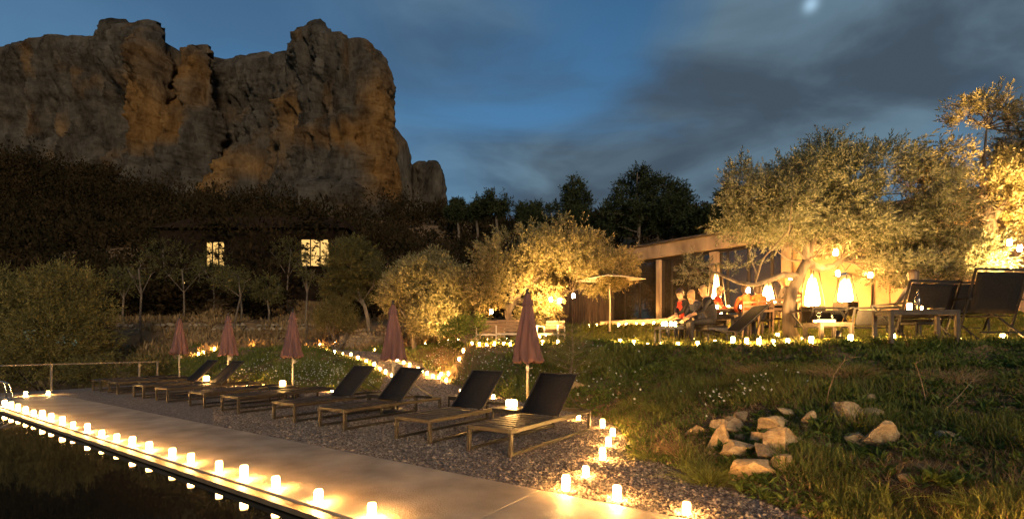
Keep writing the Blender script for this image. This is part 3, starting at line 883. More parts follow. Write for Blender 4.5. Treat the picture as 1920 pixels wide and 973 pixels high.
# ---- the big olive on the terrace
Yb = 10.0
g0 = hz(gx(1487, Yb), Yb)
p = lambda u, v, dy=0.0: at(u, v, Yb + dy)
tr = [(gx(1487, Yb), Yb, g0 - 0.1), p(1479, 612), p(1478, 580), p(1486, 545), p(1500, 515), p(1512, 490)]
limbs = [([p(1500, 518), p(1470, 515, -.1), p(1445, 524, -.2), p(1415, 534, -.3), p(1385, 530, -.4), p(1345, 512, -.5), p(1310, 505, -.5)], 0.075, 0.02),
         ([p(1510, 492), p(1535, 503, .1), p(1562, 500, .2), p(1575, 488, .2), p(1610, 484, .3), p(1650, 482, .4), p(1720, 465, .3)], 0.10, 0.025),
         ([p(1512, 490), p(1512, 455, .1), p(1490, 410, .3), p(1460, 370, .5), p(1440, 350, .5)], 0.085, 0.02),
         ([p(1512, 490), p(1530, 440, .2), p(1565, 390, .4), p(1580, 330, .5), p(1560, 300, .6)], 0.085, 0.015),
         ([p(1520, 470, .1), p(1580, 430, .5), p(1650, 390, .9), p(1720, 370, 1.2)], 0.07, 0.015)]
blobs = [bl(1425, 395, 10.0, 62, 52, 1.2), bl(1385, 338, 10.1, 22, 28, .45), bl(1490, 375, 10.2, 78, 62, 1.6), bl(1540, 296, 10.4, 34, 30, .55), bl(1560, 355, 10.5, 85, 58, 1.6), bl(1640, 395, 10.5, 80, 58, 1.6), bl(1635, 318, 10.6, 55, 34, .9),
         bl(1590, 440, 10.2, 95, 30, 1.2), bl(1700, 425, 10.4, 60, 55, 1.3), bl(1765, 478, 10.2, 75, 42, 1.1), bl(1822, 492, 10.2, 30, 36, .6), bl(1475, 432, 9.9, 52, 18, .7), bl(1375, 420, 9.9, 30, 18, .5), bl(1680, 505, 9.9, 50, 22, .7), bl(1735, 530, 9.9, 45, 16, .5),
         bl(1302, 512, 9.6, 25, 20, .3), bl(1385, 500, 9.6, 22, 8, .25), bl(1340, 542, 9.5, 16, 7, .2)]
tree("olive_tree", "broad spreading olive with leaning forked trunk at the terrace edge", (gx(1487, Yb), Yb, g0), tr, limbs, blobs, 12000, 16, 0.25, 0.085, 0.019, M['olive_leaf'], M['bark'], cat="tree", group="olive trees", shell=0.2, gap=-0.28, gscale=1.3, up=0.55, twigs=200, r0=0.145, seed=1)

# ---- the tall tree at the building's end
Yb = 10.9
g0 = hz(gx(1868, Yb), Yb)
p = lambda u, v, dy=0.0: at(u, v, Yb + dy)
tr = [(gx(1868, Yb), Yb, g0 - 0.1), p(1872, 560), p(1868, 500), p(1860, 430), p(1850, 380)]
limbs = [([p(1850, 385), p(1842, 340), p(1846, 290), p(1850, 240)], 0.07, 0.015), ([p(1858, 420), p(1810, 380), p(1770, 330), p(1740, 300)], 0.06, 0.012), ([p(1858, 420), p(1890, 370), p(1910, 310)], 0.06, 0.012), ([p(1860, 440), p(1800, 430, .2), p(1740, 400, .2)], 0.05, 0.012)]
blobs = [bl(1832, 232, 10.9, 52, 42, .7), bl(1765, 305, 10.9, 55, 26, .7), bl(1870, 322, 10.9, 55, 32, .9), bl(1915, 250, 11.0, 34, 42, .8), bl(1815, 365, 10.8, 75, 30, 1.0), bl(1900, 400, 10.7, 60, 36, 1.0), bl(1852, 196, 10.9, 26, 12, .3), bl(1960, 340, 10.9, 50, 80, 1.1), bl(1735, 335, 11.0, 30, 18, .5)]
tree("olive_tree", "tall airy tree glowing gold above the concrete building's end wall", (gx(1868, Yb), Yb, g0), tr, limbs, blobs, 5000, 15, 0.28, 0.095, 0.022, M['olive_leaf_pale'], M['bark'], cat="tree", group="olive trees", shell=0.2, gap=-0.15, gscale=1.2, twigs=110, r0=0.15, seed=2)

# ---- the golden olive in the middle
Yb = 17.0
g0 = hz(gx(962, Yb), Yb)
p = lambda u, v, dy=0.0: at(u, v, Yb + dy)
tr = [(gx(960, Yb), Yb, g0 - 0.1), p(958, 605), p(952, 585), p(962, 565)]
limbs = [([p(962, 565), p(985, 540), p(1020, 510), p(1050, 460)], 0.10, 0.02), ([p(955, 580), p(930, 555), p(920, 520), p(925, 480)], 0.09, 0.02), ([p(962, 565), p(1010, 555), p(1070, 545, .2), p(1130, 530, .2)], 0.09, 0.02), ([p(958, 570), p(965, 520), p(975, 460)], 0.08, 0.02)]
blobs = [bl(1035, 495, 17.2, 85, 55, 2.0), bl(955, 500, 17.0, 60, 55, 1.7), bl(1115, 515, 17.2, 55, 42, 1.4), bl(1060, 440, 17.2, 42, 32, 1.0), bl(990, 550, 16.6, 75, 38, 1.3), bl(1160, 505, 17.1, 36, 32, .9), bl(975, 450, 17.0, 45, 25, .9), bl(1050, 412, 17.2, 12, 14, .3), bl(915, 545, 16.8, 32, 42, .8), bl(1100, 470, 17.2, 40, 26, .9), bl(1010, 590, 16.7, 40, 20, .6)]
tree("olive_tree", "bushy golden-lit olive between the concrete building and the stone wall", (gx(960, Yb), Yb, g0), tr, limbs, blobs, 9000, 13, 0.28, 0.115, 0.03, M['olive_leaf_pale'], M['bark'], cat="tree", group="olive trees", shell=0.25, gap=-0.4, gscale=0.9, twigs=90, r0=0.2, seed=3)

# ---- the small olive next to it
Yb = 19.5
g0 = hz(gx(772, Yb), Yb)
p = lambda u, v, dy=0.0: at(u, v, Yb + dy)
tr = [(gx(778, Yb), Yb, g0 - 0.1), p(772, 618), p(766, 600), p(768, 585)]
limbs = [([p(766, 600), p(750, 580), p(742, 550), p(750, 520)], 0.06, 0.015), ([p(768, 588), p(790, 560), p(805, 520)], 0.06, 0.015), ([p(768, 592), p(800, 585), p(845, 560)], 0.06, 0.015)]
blobs = [bl(800, 535, 19.6, 62, 48, 1.6), bl(752, 560, 19.4, 40, 48, 1.2), bl(850, 555, 19.5, 42, 45, 1.2), bl(805, 600, 19.0, 60, 28, 1.1), bl(815, 492, 19.5, 26, 18, .6), bl(770, 505, 19.5, 18, 14, .5), bl(735, 545, 19.4, 14, 16, .4), bl(870, 520, 19.5, 16, 14, .4), bl(750, 605, 19.2, 30, 25, .7)]
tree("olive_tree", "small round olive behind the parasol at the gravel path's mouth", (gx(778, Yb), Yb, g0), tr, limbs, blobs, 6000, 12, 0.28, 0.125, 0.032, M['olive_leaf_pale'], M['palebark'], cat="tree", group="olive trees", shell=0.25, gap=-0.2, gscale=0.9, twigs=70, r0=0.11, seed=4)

# ---- the shadowed tree by the house
Yb = 24.0
g0 = hz(gx(690, Yb), Yb)
p = lambda u, v, dy=0.0: at(u, v, Yb + dy)
tr = [(gx(694, Yb), Yb, g0 - 0.1), p(690, 600), p(684, 575), p(672, 548)]
limbs = [([p(684, 575), p(665, 555), p(650, 553), p(640, 558)], 0.05, 0.015), ([p(672, 548), p(660, 515), p(655, 480)], 0.06, 0.015), ([p(680, 565), p(700, 535), p(705, 510)], 0.05, 0.015)]
blobs = [bl(660, 500, 24, 46, 40, 1.4), bl(695, 535, 24, 30, 32, 1.1), bl(635, 545, 24, 28, 28, 1.0), bl(665, 468, 24, 32, 16, .8)]
tree("pine_tree", "dim green pine with bent bare branch beside the lit window", (gx(694, Yb), Yb, g0), tr, limbs, blobs, 2600, 10, 0.3, 0.16, 0.03, M['bush_leaf'], M['palebark'], cat="tree", shell=0.25, gap=-0.35, gscale=0.7, twigs=40, r0=0.12, seed=5)

# ---- thin young trees on the dark slope in front of the house
slope_trees = [(265, 26, 600, 505, 26, "straight sapling by itself at the wood's western edge"), (232, 28, 600, 520, 20, "short dim sapling near the big bush"), (345, 30, 592, 505, 40, "bushy sapling below the narrower lit window"), (437, 27, 596, 518, 34, "slanting pale trunk with thin crown left of a parasol tip"),
               (452, 29, 590, 530, 24, "upright companion of the slanting pale sapling"), (502, 28, 594, 540, 22, "low sapling with small flat crown midway between the windows"), (576, 26, 600, 500, 16, "tall thin bare stem under the wider lit window"), (400, 33, 575, 490, 30, "dark tree crossing the narrower lit window"), (540, 33, 570, 470, 34, "dark tree left of the wider lit window"), (310, 34, 575, 470, 44, "dark bushy tree near the house corner")]
slope_trees = [(a, b_, c, d, e, f.replace(" left of a ", " behind a ").replace(" left of the ", " next to the ")) for a, b_, c, d, e, f in slope_trees]
for i, (u, Y, vb, vt, rw, lab) in enumerate(slope_trees):
    x = gx(u, Y); g0 = hz(x, Y)
    lx = rng.uniform(-0.3, 0.3) if i != 3 else -0.5
    top = at(u - lx * 20, vt, Y)
    mid = at(u + (14 if i == 3 else 0), (vb + vt) / 2, Y)
    tr = [(x, Y, g0 - 0.1), tuple((np.array((x, Y, g0)) + np.array(mid)) / 2 + np.array([rng.normal() * .06, 0, 0])), mid, top]
    br = [([mid, at(u - rw * 0.7, vt + 12, Y), at(u - rw, vt, Y)], 0.035, 0.01), ([mid, at(u + rw * 0.7, vt + 10, Y), at(u + rw, vt + 4, Y)], 0.035, 0.01)]
    tree("young_tree", lab, (x, Y, g0), tr, br, [bl(u, vt, Y, rw, 20, .8), bl(u + rw * .5, vt + 18, Y, rw * .6, 12, .5), bl(u - rw * .5, vt + 14, Y, rw * .6, 12, .5)], 380, 7, 0.28, 0.13, 0.04, M['bush_leaf'], M['bark'], cat="tree", group="young trees on the slope", gap=-0.25, twigs=14, r0=0.065, seed=20 + i)

# ---- bushes
def bush(name, label, base, blobs, nsprig, nleaf, slen, L, W, m_, up=0.8, gap=-0.5, seed=0, stems=7, group=None):
    root = empty(name, base); tag(root, label, "bush", group)
    B = np.array(base)
    mb = MB()
    for k in range(stems):
        c = np.array(blobs[k % len(blobs)][0]) + rng.normal(size=3) * np.array(blobs[k % len(blobs)][1]) * 0.4
        mb.tube([w - B for w in wander(B + rng.normal(size=3) * 0.1 * np.array([1, 1, 0]), c, 5, 0.2)], taper(0.04, 0.01, 5), 5, cap=False)
    mb.build("stem", M['bark'], root)
    P, Dd = crown_points(blobs, nsprig, 0.3, gap, 0.8, seed)
    V, F, tone = sprigs(P, Dd, nleaf, slen, L, W, up)
    np_mesh("foliage", V - B, F, m_, root, tone=tone)
bx, by = gx(90, 20.5), 20.5
bush("large_bush", "huge dense bush beyond the railing at the pool's far end", (bx, by, -1.2), [bl(40, 600, 20.5, 75, 70, 2.0), bl(120, 560, 20.5, 60, 60, 1.7), bl(100, 640, 19.5, 90, 60, 1.7), bl(-40, 570, 20.5, 70, 70, 2), bl(175, 620, 20.5, 28, 60, 1.0), bl(30, 690, 19, 120, 40, 1.5)], 7000, 9, 0.4, 0.15, 0.035, M['big_bush'], seed=31, stems=12)
bush("broom_bush", "upright feathery shrub in front of the dry stone wall", (gx(628, 22.6), 22.6, hz(gx(628, 22.6), 22.6)), [bl(628, 598, 22.6, 34, 30, .8), bl(650, 610, 22.6, 24, 20, .6), bl(608, 612, 22.6, 20, 18, .5)], 900, 8, 0.5, 0.14, 0.02, M['bush_leaf'], up=2.0, seed=32)
bush("low_shrub", "dark shrub under the railing's end post", (gx(255, 17.5), 17.5, -0.1), [bl(250, 690, 17.5, 55, 22, .8), bl(180, 700, 17.5, 60, 22, .8)], 1500, 8, 0.3, 0.11, 0.03, M['bush_leaf'], seed=33)
bush("leafy_shrub", "green shrub under the golden olive's drooping branches", (gx(880, 15.8), 15.8, 1.3), [bl(880, 612, 15.8, 34, 16, .5), bl(850, 622, 15.8, 26, 12, .4)], 420, 8, 0.2, 0.09, 0.03, M['weed'], seed=34)

# ---- young pine on the bank beside the parasol
Yp = 10.2
xp = gx(1072, Yp); g0 = hz(xp, Yp)
root = empty("young_pine", (xp, Yp, g0)); tag(root, "feathery young pine on the bank behind the closest lounger", "tree")
mb = MB(); mb.tube([(0, 0, -0.05), (-0.02, 0, 0.35), (0.03, 0, 0.8), (0.0, 0, 1.35)], [0.03, 0.026, 0.018, 0.008], 8); mb.build("trunk", M['palebark'], root)
Vs, Fs, Ts, nb = [], [], [], 0
tw = MB()
for k in range(46):
    h = 0.3 + 1.0 * (k / 46); a = k * 2.4
    Lb = (1.2 - h * 0.6) * rng.uniform(0.45, 0.85)
    d = np.array([math.cos(a), math.sin(a), rng.uniform(0.1, 0.6)]); d /= np.linalg.norm(d)
    st_ = np.array([0, 0, h]); q = 90
    tw.tube([st_, st_ + d * Lb * 0.5, st_ + d * Lb + np.array([0, 0, 0.06])], [0.008, 0.006, 0.003], 4, cap=False)
    kk = rng.random(q) ** 0.7
    P = st_ + d * (kk * Lb)[:, None]
    nd = unit(d * 0.8 + rng.normal(size=(q, 3)) * 0.6 + np.array([0, 0, .2]))
    V, F = leaf_quads(P, nd, rng.uniform(0.07, 0.13, q), 0.006)
    Vs.append(V); Fs.append(F + nb); nb += len(V); Ts.append(np.repeat(rng.random(q), 4))
tw.build("branch", M['palebark'], root)
np_mesh("crown", np.concatenate(Vs), np.concatenate(Fs), M['sapling'], root, tone=np.concatenate(Ts))

# ---- pines on the skyline
def sky_pine(label, u, Y, vt, vb, half, lobes, seed):
    x = gx(u, Y); zt_, zb_ = gz(vt, Y), hz(x, Y)
    root = empty("pine_tree", (x, Y, zb_)); tag(root, label, "tree", "pines on the skyline")
    B = np.array((x, Y, zb_)); Hh = zt_ - zb_
    mb = MB(); mb.tube([(0, 0, -0.5), (0.2, 0, Hh * .4), (-0.1, 0, Hh * .75), (0, 0, Hh * .95)], [0.28, 0.2, 0.12, 0.04], 8); mb.build("trunk", M['bark'], root)
    Ls = []
    for (du, v_, ru, rv) in lobes:
        Ls.append(bl(u + du, v_, Y + rng.normal() * half / FPX * Y * 0.3, ru, rv, ru / FPX * Y * 0.9))
    br = MB()
    for c, r in Ls:
        c = np.array(c) - B
        br.tube(wander((0, 0, max(c[2] - 0.8, Hh * .2)), c, 5, 0.15), taper(0.10, 0.03, 5), 5, cap=False)
    br.build("branch", M['bark'], root)["kind"] = "stuff"
    P, Dd = crown_points(Ls, 350 + 170 * len(Ls), 0.15, -0.35, 0.6, seed)
    V, F, tone = sprigs(P, Dd, 9, 0.7, 0.42, 0.13, 0.6, spread=0.9)
    np_mesh("crown", V - B, F, M['pine_needle'], root, tone=tone)
sky_pine("round umbrella-shaped pine on the skyline right of the rock tower".replace(" right of ", " near "), 930, 72, 358, 420, 30, [(0, 375, 26, 16), (-14, 388, 18, 12), (16, 390, 18, 12), (2, 395, 22, 10)], 41)
sky_pine("small ragged pine closest to the lone rock tower", 858, 75, 376, 415, 14, [(0, 386, 10, 9), (-6, 400, 14, 10), (8, 402, 10, 8)], 42)
sky_pine("narrow pine leaning against the round pine", 893, 74, 370, 415, 12, [(0, 380, 7, 8), (3, 395, 12, 10), (-8, 400, 10, 8)], 43)
sky_pine("low twin-headed pine on the skyline between two taller ones", 995, 72, 385, 425, 22, [(-14, 398, 13, 12), (10, 394, 10, 11), (0, 412, 24, 12)], 44)
sky_pine("tiered pointed pine above the golden olive", 1075, 66, 330, 440, 40, [(2, 340, 8, 8), (4, 356, 18, 11), (-12, 362, 10, 7), (8, 380, 28, 14), (-20, 388, 20, 10), (-38, 398, 14, 9), (0, 410, 34, 16), (10, 432, 40, 16)], 45)
sky_pine("great broad pine towering over the building's roof", 1195, 60, 314, 440, 60, [(5, 328, 16, 12), (-6, 346, 26, 14), (24, 345, 16, 12), (-30, 366, 18, 11), (10, 372, 34, 18), (-44, 385, 16, 9), (-20, 392, 26, 12), (-58, 398, 12, 8), (0, 415, 45, 20), (-40, 425, 34, 16)], 46)
sky_pine("dense dark pine joined to the great pine's flank", 1255, 60, 335, 440, 40, [(-14, 346, 18, 12), (6, 360, 24, 16), (24, 372, 18, 14), (0, 392, 38, 20), (28, 400, 16, 20), (6, 425, 44, 18)], 47)
sky_pine("thin bare-looking tree beside the broad olive's crown", 1366, 55, 348, 430, 20, [(0, 362, 14, 9), (-10, 378, 10, 7), (8, 385, 12, 8)], 48)
sky_pine("low dark pine behind the roof edge", 1325, 55, 395, 450, 30, [(0, 410, 30, 12), (-20, 425, 26, 14), (24, 425, 26, 14)], 49)

# ---- the dark wood on the hillside
def wood():
    n = 2300
    Y = 31 + (150 - 31) * rng.random(n) ** 1.5
    k = rng.uniform(-1.25, 0.75, n)
    X = k * Y
    u = X / Y * FPX + U0
    house = (u > 285) & (u < 660) & (Y < 43) & ((Y > 35.5) | ((u > 352) & (u < 450)) | ((u > 530) & (u < 648)))
    bld = (X > 1) & (Y < 36)
    ok = ~house & ~bld
    ya = rng.uniform(70, 150, 1100); xa = rng.uniform(-1.3, -0.42, 1100) * ya     # the wood climbs the slope under the cliff
    X, Y = np.concatenate([X[ok], xa]), np.concatenate([Y[ok], ya]); n = len(X)
    z, _ = height(X, Y)
    H = rng.uniform(2.0, 4.6, n) * np.where(Y < 60, 0.9, 1.05)
    H = np.where((Y > 95) & (X < -22), H * (1.3 + 1.1 * rng.random(n) ** 2), H)
    # tall dark crowns that close over the house
    ex = [(312, 33.5, 6.5), (340, 34.5, 7.2), (452, 34, 6.8), (478, 33, 7.4), (500, 35, 6.5), (522, 33.5, 7.2), (520, 35, 6.6), (650, 34, 7.2), (668, 33, 6.6), (285, 34, 6.8), (460, 32, 4.8), (510, 32, 4.6), (330, 31.8, 4.2), (300, 33, 7.5), (325, 35, 7.8), (440, 35.2, 7.6), (465, 35, 7.8), (488, 34.6, 7.8), (512, 35.2, 7.6), (530, 34.6, 7.8), (642, 35, 7.6), ]
    eh = [(385, 35.6, 2.0, 409), (402, 35.6, 2.0, 409), (425, 35.6, 2.0, 410), (560, 35.6, 2.0, 405), (585, 35.6, 2.0, 404), (612, 35.6, 2.0, 406)]
    X = np.concatenate([X, [gx(a, b_) for a, b_, c in ex], [gx(a, b_) for a, b_, c, d in eh]])
    Y = np.concatenate([Y, [b_ for a, b_, c in ex], [b_ for a, b_, c, d in eh]])
    H = np.concatenate([H, [c for a, b_, c in ex], [c for a, b_, c, d in eh]])
    z = np.concatenate([z, [hz(gx(a, b_), b_) for a, b_, c in ex], [gz(d, b_) - c / 2 for a, b_, c, d in eh]]); n = len(X)
    q = 110
    d = unit(rng.normal(size=(n * q, 3)))
    rr = (0.3 + 0.7 * rng.random(n * q)) ** 0.5
    Rr = np.repeat(np.stack([H * 0.42, H * 0.42, H * 0.5], -1), q, 0)
    lump = 1 + 0.3 * fbm(d[:, 0] * 2 + np.repeat(np.arange(n) * 1.7, q), d[:, 1] * 2, d[:, 2] * 2, octv=2)
    P = np.repeat(np.stack([X, Y, z + H * 0.5], -1), q, 0) + d * Rr * (rr * lump)[:, None]
    nd = unit(d + rng.normal(size=d.shape) * 0.6 + np.array([0, 0, 0.5]))
    L = np.repeat(0.24 + Y * 0.0042, q) * rng.uniform(0.7, 1.4, n * q)
    V, F = leaf_quads(P, nd, L, L * 0.45)
    tone = np.repeat(np.clip(np.repeat(rng.random(n), q) * 0.8 + rng.normal(0, .15, n * q), 0, 1), 4)
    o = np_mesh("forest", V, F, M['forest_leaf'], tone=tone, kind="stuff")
    o["label"] = "dark scrubby wood covering the hillside below the cliff"
wood()

# ---- grass, weeds and litter on banks and terrace (nobody could count these)
def scatter(n, y0, y1, k0, k1, pw):
    Y = y0 + (y1 - y0) * rng.random(n) ** pw
    X = rng.uniform(k0, k1, n) * Y
    z, g = height(X, Y)
    s = X * D2[0] + Y * D2[1]
    low = inside(X, Y, LOWER)
    t_ = X * D1[0] + Y * D1[1]
    ok = (g < 0.5) & (~low)
    return X[ok], Y[ok], z[ok]

def in_building(X, Y):
    q = (X - 4.53) * 0.685 - (Y - 20) * 0.729; d = (X - 4.53) * 0.729 + (Y - 20) * 0.685
    return d > -1.2

def blades(name, label, n, y0, y1, k0, k1, L0, L1, W, m_, upw=1.2, pw=1.3, dens=None, lscale=True):
    X, Y, z = scatter(n, y0, y1, k0, k1, pw)
    d = fbm(X * 0.8 + (dens[0] if dens else 0), Y * 0.8, octv=3)
    ok = (d > (dens[1] if dens else -9)) & ~in_building(X, Y)
    X, Y, z = X[ok], Y[ok], z[ok]; n = len(X)
    nd = unit(rng.normal(size=(n, 3)) * 0.55 + np.array([0, 0, upw]))
    nd[:, 2] = np.abs(nd[:, 2])
    cl = 0.6 + 0.6 * sstep(fbm(X * 2.3, Y * 2.3, octv=2) + 0.5)
    L = rng.uniform(L0, L1, n) * cl
    Wd = W * (1 + Y * 0.05 if lscale else 1)
    V, F = leaf_quads(np.stack([X, Y, z - 0.012], -1), nd, L, Wd, 0.3)
    o = np_mesh(name, V, F, m_, tone=np.repeat(np.clip(0.5 + 0.35 * fbm(X, Y, octv=2) + rng.normal(0, .2, n), 0, 1), 4), kind="stuff")
    o["label"] = label
blades("grass", "short green grass over the near bank", 95000, 2.7, 11, -0.05, 1.12, 0.06, 0.20, 0.007, M['grass_blade'], dens=(3.1, 0.12))
blades("dry_grass", "dry straw-coloured grass over the bank", 100000, 2.7, 11, -0.05, 1.12, 0.03, 0.15, 0.0055, M['dry_blade'], dens=(9.7, -0.2), upw=0.25)
blades("weeds", "low leafy weeds over the bank", 70000, 2.7, 13, -0.15, 1.12, 0.03, 0.075, 0.026, M['weed'], dens=(5.5, -0.1), upw=0.8)
blades("bank_grass", "green grass on the far banks beside the gravel path", 150000, 10, 24, -0.85, 0.62, 0.07, 0.24, 0.014, M['grass_blade'], pw=1.0, dens=(1.4, -0.55))
blades("leafy_cover", "leafy green ground cover on the flowery mound", 90000, 9, 24, -0.75, 0.60, 0.05, 0.12, 0.04, M['weed'], pw=1.0, dens=(7.9, -0.35), upw=0.7)
blades("terrace_grass", "grass and clover along the terrace edge", 70000, 6.0, 14, 0.1, 1.15, 0.04, 0.13, 0.012, M['weed'], pw=1.0, dens=(2.2, -0.6))
blades("straw", "rough straw on the slope below the house", 40000, 20, 36, -1.0, 0.0, 0.15, 0.5, 0.04, M['dry_blade'], pw=1.0, dens=(2.2, -0.2))

def rosettes(name, label, n, y0, y1, k0, k1, L0, L1, m_):
    X, Y, z = scatter(n, y0, y1, k0, k1, 1.2)
    ok = (fbm(X * 0.9 + 40, Y * 0.9, octv=3) > -0.1) & ~in_building(X, Y)
    X, Y, z = X[ok], Y[ok], z[ok]; n = len(X); q = 12
    a = rng.uniform(0, 6.28, (n, q)); el = rng.uniform(0.1, 1.0, (n, q))
    d = np.stack([np.cos(a) * np.cos(el), np.sin(a) * np.cos(el), np.sin(el)], -1).reshape(-1, 3)
    L = (rng.uniform(L0, L1, (n, 1)) * rng.uniform(.6, 1.1, (n, q))).ravel()
    P = np.repeat(np.stack([X, Y, z], -1), q, 0) + d * (L * 0.1)[:, None] + rng.normal(size=(n * q, 3)) * 0.012
    V, F = leaf_quads(P, d, L, L * 0.36, 0.35)
    o = np_mesh(name, V, F, m_, tone=np.repeat(np.clip(np.repeat(rng.random(n), q) + rng.normal(0, .15, n * q), 0, 1), 4), kind="stuff"); o["label"] = label
rosettes("leafy_weeds", "broad-leaved green weeds among the bank's grass", 4200, 2.7, 11, -0.05, 1.12, 0.05, 0.13, M['weed'])
rosettes("dead_leaves", "brown dead leaves littering the bank", 2600, 2.7, 11, -0.05, 1.12, 0.03, 0.07, M['dry_blade'])
def flowers(name, label, n, spots, size, zoff=(0.08, 0.2)):
    Vs, Fs, nb = [], [], 0
    for (cx, cyy, rx_, ry_), w in spots:
        k = int(n * w)
        X = cx + rng.normal(size=k) * rx_; Y = cyy + rng.normal(size=k) * ry_
        z, g = height(X, Y)
        ok = (g < .5) & ~inside(X, Y, LOWER)
        X, Y, z = X[ok], Y[ok], z[ok]
        k = len(X)
        C = np.stack([X, Y, z + rng.uniform(*zoff, k)], -1)
        tilt = unit(np.array([0, -0.6, 0.7]) + rng.normal(size=(k, 3)) * 0.4)
        a_ = unit(np.cross(tilt, np.array([1.0, 0, 0]))); b2 = np.cross(tilt, a_)
        for pth in range(5):
            an = pth * 1.2566
            dv_ = a_ * math.cos(an) + b2 * math.sin(an)
            sd = a_ * -math.sin(an) + b2 * math.cos(an)
            s = size * rng.uniform(.7, 1.2, (k, 1))
            V = np.stack([C, C + dv_ * s * .6 + sd * s * .3, C + dv_ * s, C + dv_ * s * .6 - sd * s * .3], 1).reshape(-1, 3)
            Vs.append(V); Fs.append(np.arange(k)[:, None] * 4 + np.arange(4)[None] + nb); nb += len(V)
    V = np.concatenate(Vs)
    o = np_mesh(name, V, np.concatenate(Fs), M['daisy'], tone=rng.random(len(V)), kind="stuff"); o["label"] = label
flowers("white_flowers", "small white flowers dotted over the mound and banks", 1500, [((-5.6, 14.8, 1.2, 1.1), .35), ((-8.6, 16.2, 1.2, .8), .15), ((-1.2, 13.6, .9, 1.0), .25), ((-2.8, 17.3, .5, .7), .15), ((1.0, 10.4, .8, 1.2), .10)], 0.022, (0.06, 0.2))
flowers("daisies", "white daisies above the stone pile", 42, [((3.05, 6.35, .32, .25), 1.0)], 0.017, (0.1, 0.24))

# ================================================================== STONES
def ray_ground(u, v, y0=2.6, y1=30.0):
    Ys = np.linspace(y0, y1, 3000)
    X = (u - U0) / FPX * Ys
    zr = EYE - (v - V0) / FPX * Ys
    zg, _ = height(X, Ys)
    k = np.argmax(zr <= zg)
    if not (zr <= zg).any(): k = -1
    return float(X[k]), float(Ys[k]), float(zg[k])

import bmesh
def stone_mesh(name, seed, cuts=13, sub=3, rough=0.05):
    r = np.random.default_rng(seed)
    bm = bmesh.new(); bmesh.ops.create_icosphere(bm, subdivisions=sub, radius=1.0)
    V = np.array([v.co[:] for v in bm.verts])
    for _ in range(cuts):
        nrm_ = unit(r.normal(size=(1, 3)))[0]; dd = r.uniform(0.30, 0.72)
        ex = V @ nrm_ - dd
        V = V - np.where(ex > 0, ex, 0)[:, None] * nrm_
    V = V * (1 + rough * fbm(V[:, 0] * 3 + seed, V[:, 1] * 3, V[:, 2] * 3, octv=3))[:, None]
    for v, c in zip(bm.verts, V): v.co = c
    me = bpy.data.meshes.new(name); bm.to_mesh(me); bm.free()
    me.materials.append(M['stone'])
    return me
bank_stones = [
    (1307, 809, 34, 20, "flat-topped stone lying apart at the pile's pool side"), (1346, 801, 24, 26, "narrow upright stone in the pile's second course"), (1377, 804, 38, 22, "oval pale stone near the pile's top"),
    (1370, 789, 22, 14, "small reddish stone behind the oval pale one"), (1394, 781, 22, 20, "blunt stone on the top row of the pile"), (1354, 827, 40, 36, "rounded pinkish boulder on the pile's pool side"),
    (1391, 820, 28, 14, "thin slab wedged in the middle of the pile"), (1391, 842, 50, 28, "wedge-shaped bright stone resting above the big boulder"), (1444, 802, 38, 32, "tall slanting stone in the upper middle of the pile"),
    (1469, 806, 17, 12, "small orange stone beside the slanting stone"), (1429, 824, 30, 24, "squat stone in the centre of the pile"), (1466, 829, 52, 38, "block-shaped pale stone with sharp corner facing the gravel"),
    (1439, 851, 50, 24, "long curved stone under the block-shaped one"), (1471, 856, 20, 13, "little broken piece below the block-shaped stone"), (1402, 881, 76, 56, "largest smooth boulder at the foot of the pile"),
    (1472, 873, 36, 20, "low half-buried stone next to the largest boulder"), (1467, 786, 28, 14, "flat slab on the top row of the pile"), (1482, 777, 28, 16, "grey stone crowning the pile's top row"),
    (1519, 784, 22, 22, "cube-like stone just beyond the pile"), (1511, 801, 17, 10, "tiny flat stone below the cube-like one"), (1552, 791, 18, 17, "small rounded stone between the pile and the long slab"),
    (1566, 763, 17, 30, "upright pointed stone leaning over the long slab"), (1598, 781, 56, 34, "long tilted slab on the bank's upper slope"), (1641, 778, 50, 26, "thin slab beside the long tilted one"),
    (1662, 820, 56, 42, "knobbly grey-topped boulder standing alone"), (1610, 827, 56, 24, "brown rock sunk in the bank beside the knobbly boulder"), (1788, 821, 50, 28, "ochre rock half buried in dry grass"),
    (1908, 832, 40, 24, "ochre rock at the picture's far edge of the bank"), (1083, 722, 22, 24, "pale stone on the bank behind the closest lounger's backrest"), (1637, 745, 16, 10, "small pink stone high on the bank"), (1700, 900, 22, 14, "little brown stone low on the grassy slope")]
for i, (u, v, w, h, lab) in enumerate(bank_stones):
    X, Y, Z = ray_ground(u, v + h * 0.3)
    me = stone_mesh("bank_stone", 100 + i)
    o = link(bpy.data.objects.new("bank_stone", me))
    kf = 1.15 if i < 18 else 1.0
    sw, sh = w / FPX * Y * 0.86 * kf, h / FPX * Y * 0.86 * kf
    o.scale = (sw, max(sw * 0.8, sh * 0.8), sh)
    o.location = (X, Y + sw * 0.15, Z + sh * 0.30)
    o.rotation_euler = (rng.uniform(-.25, .25), rng.uniform(-.3, .3), rng.uniform(-.5, .5))
    tag(o, lab, "stone", "stones on the bank")

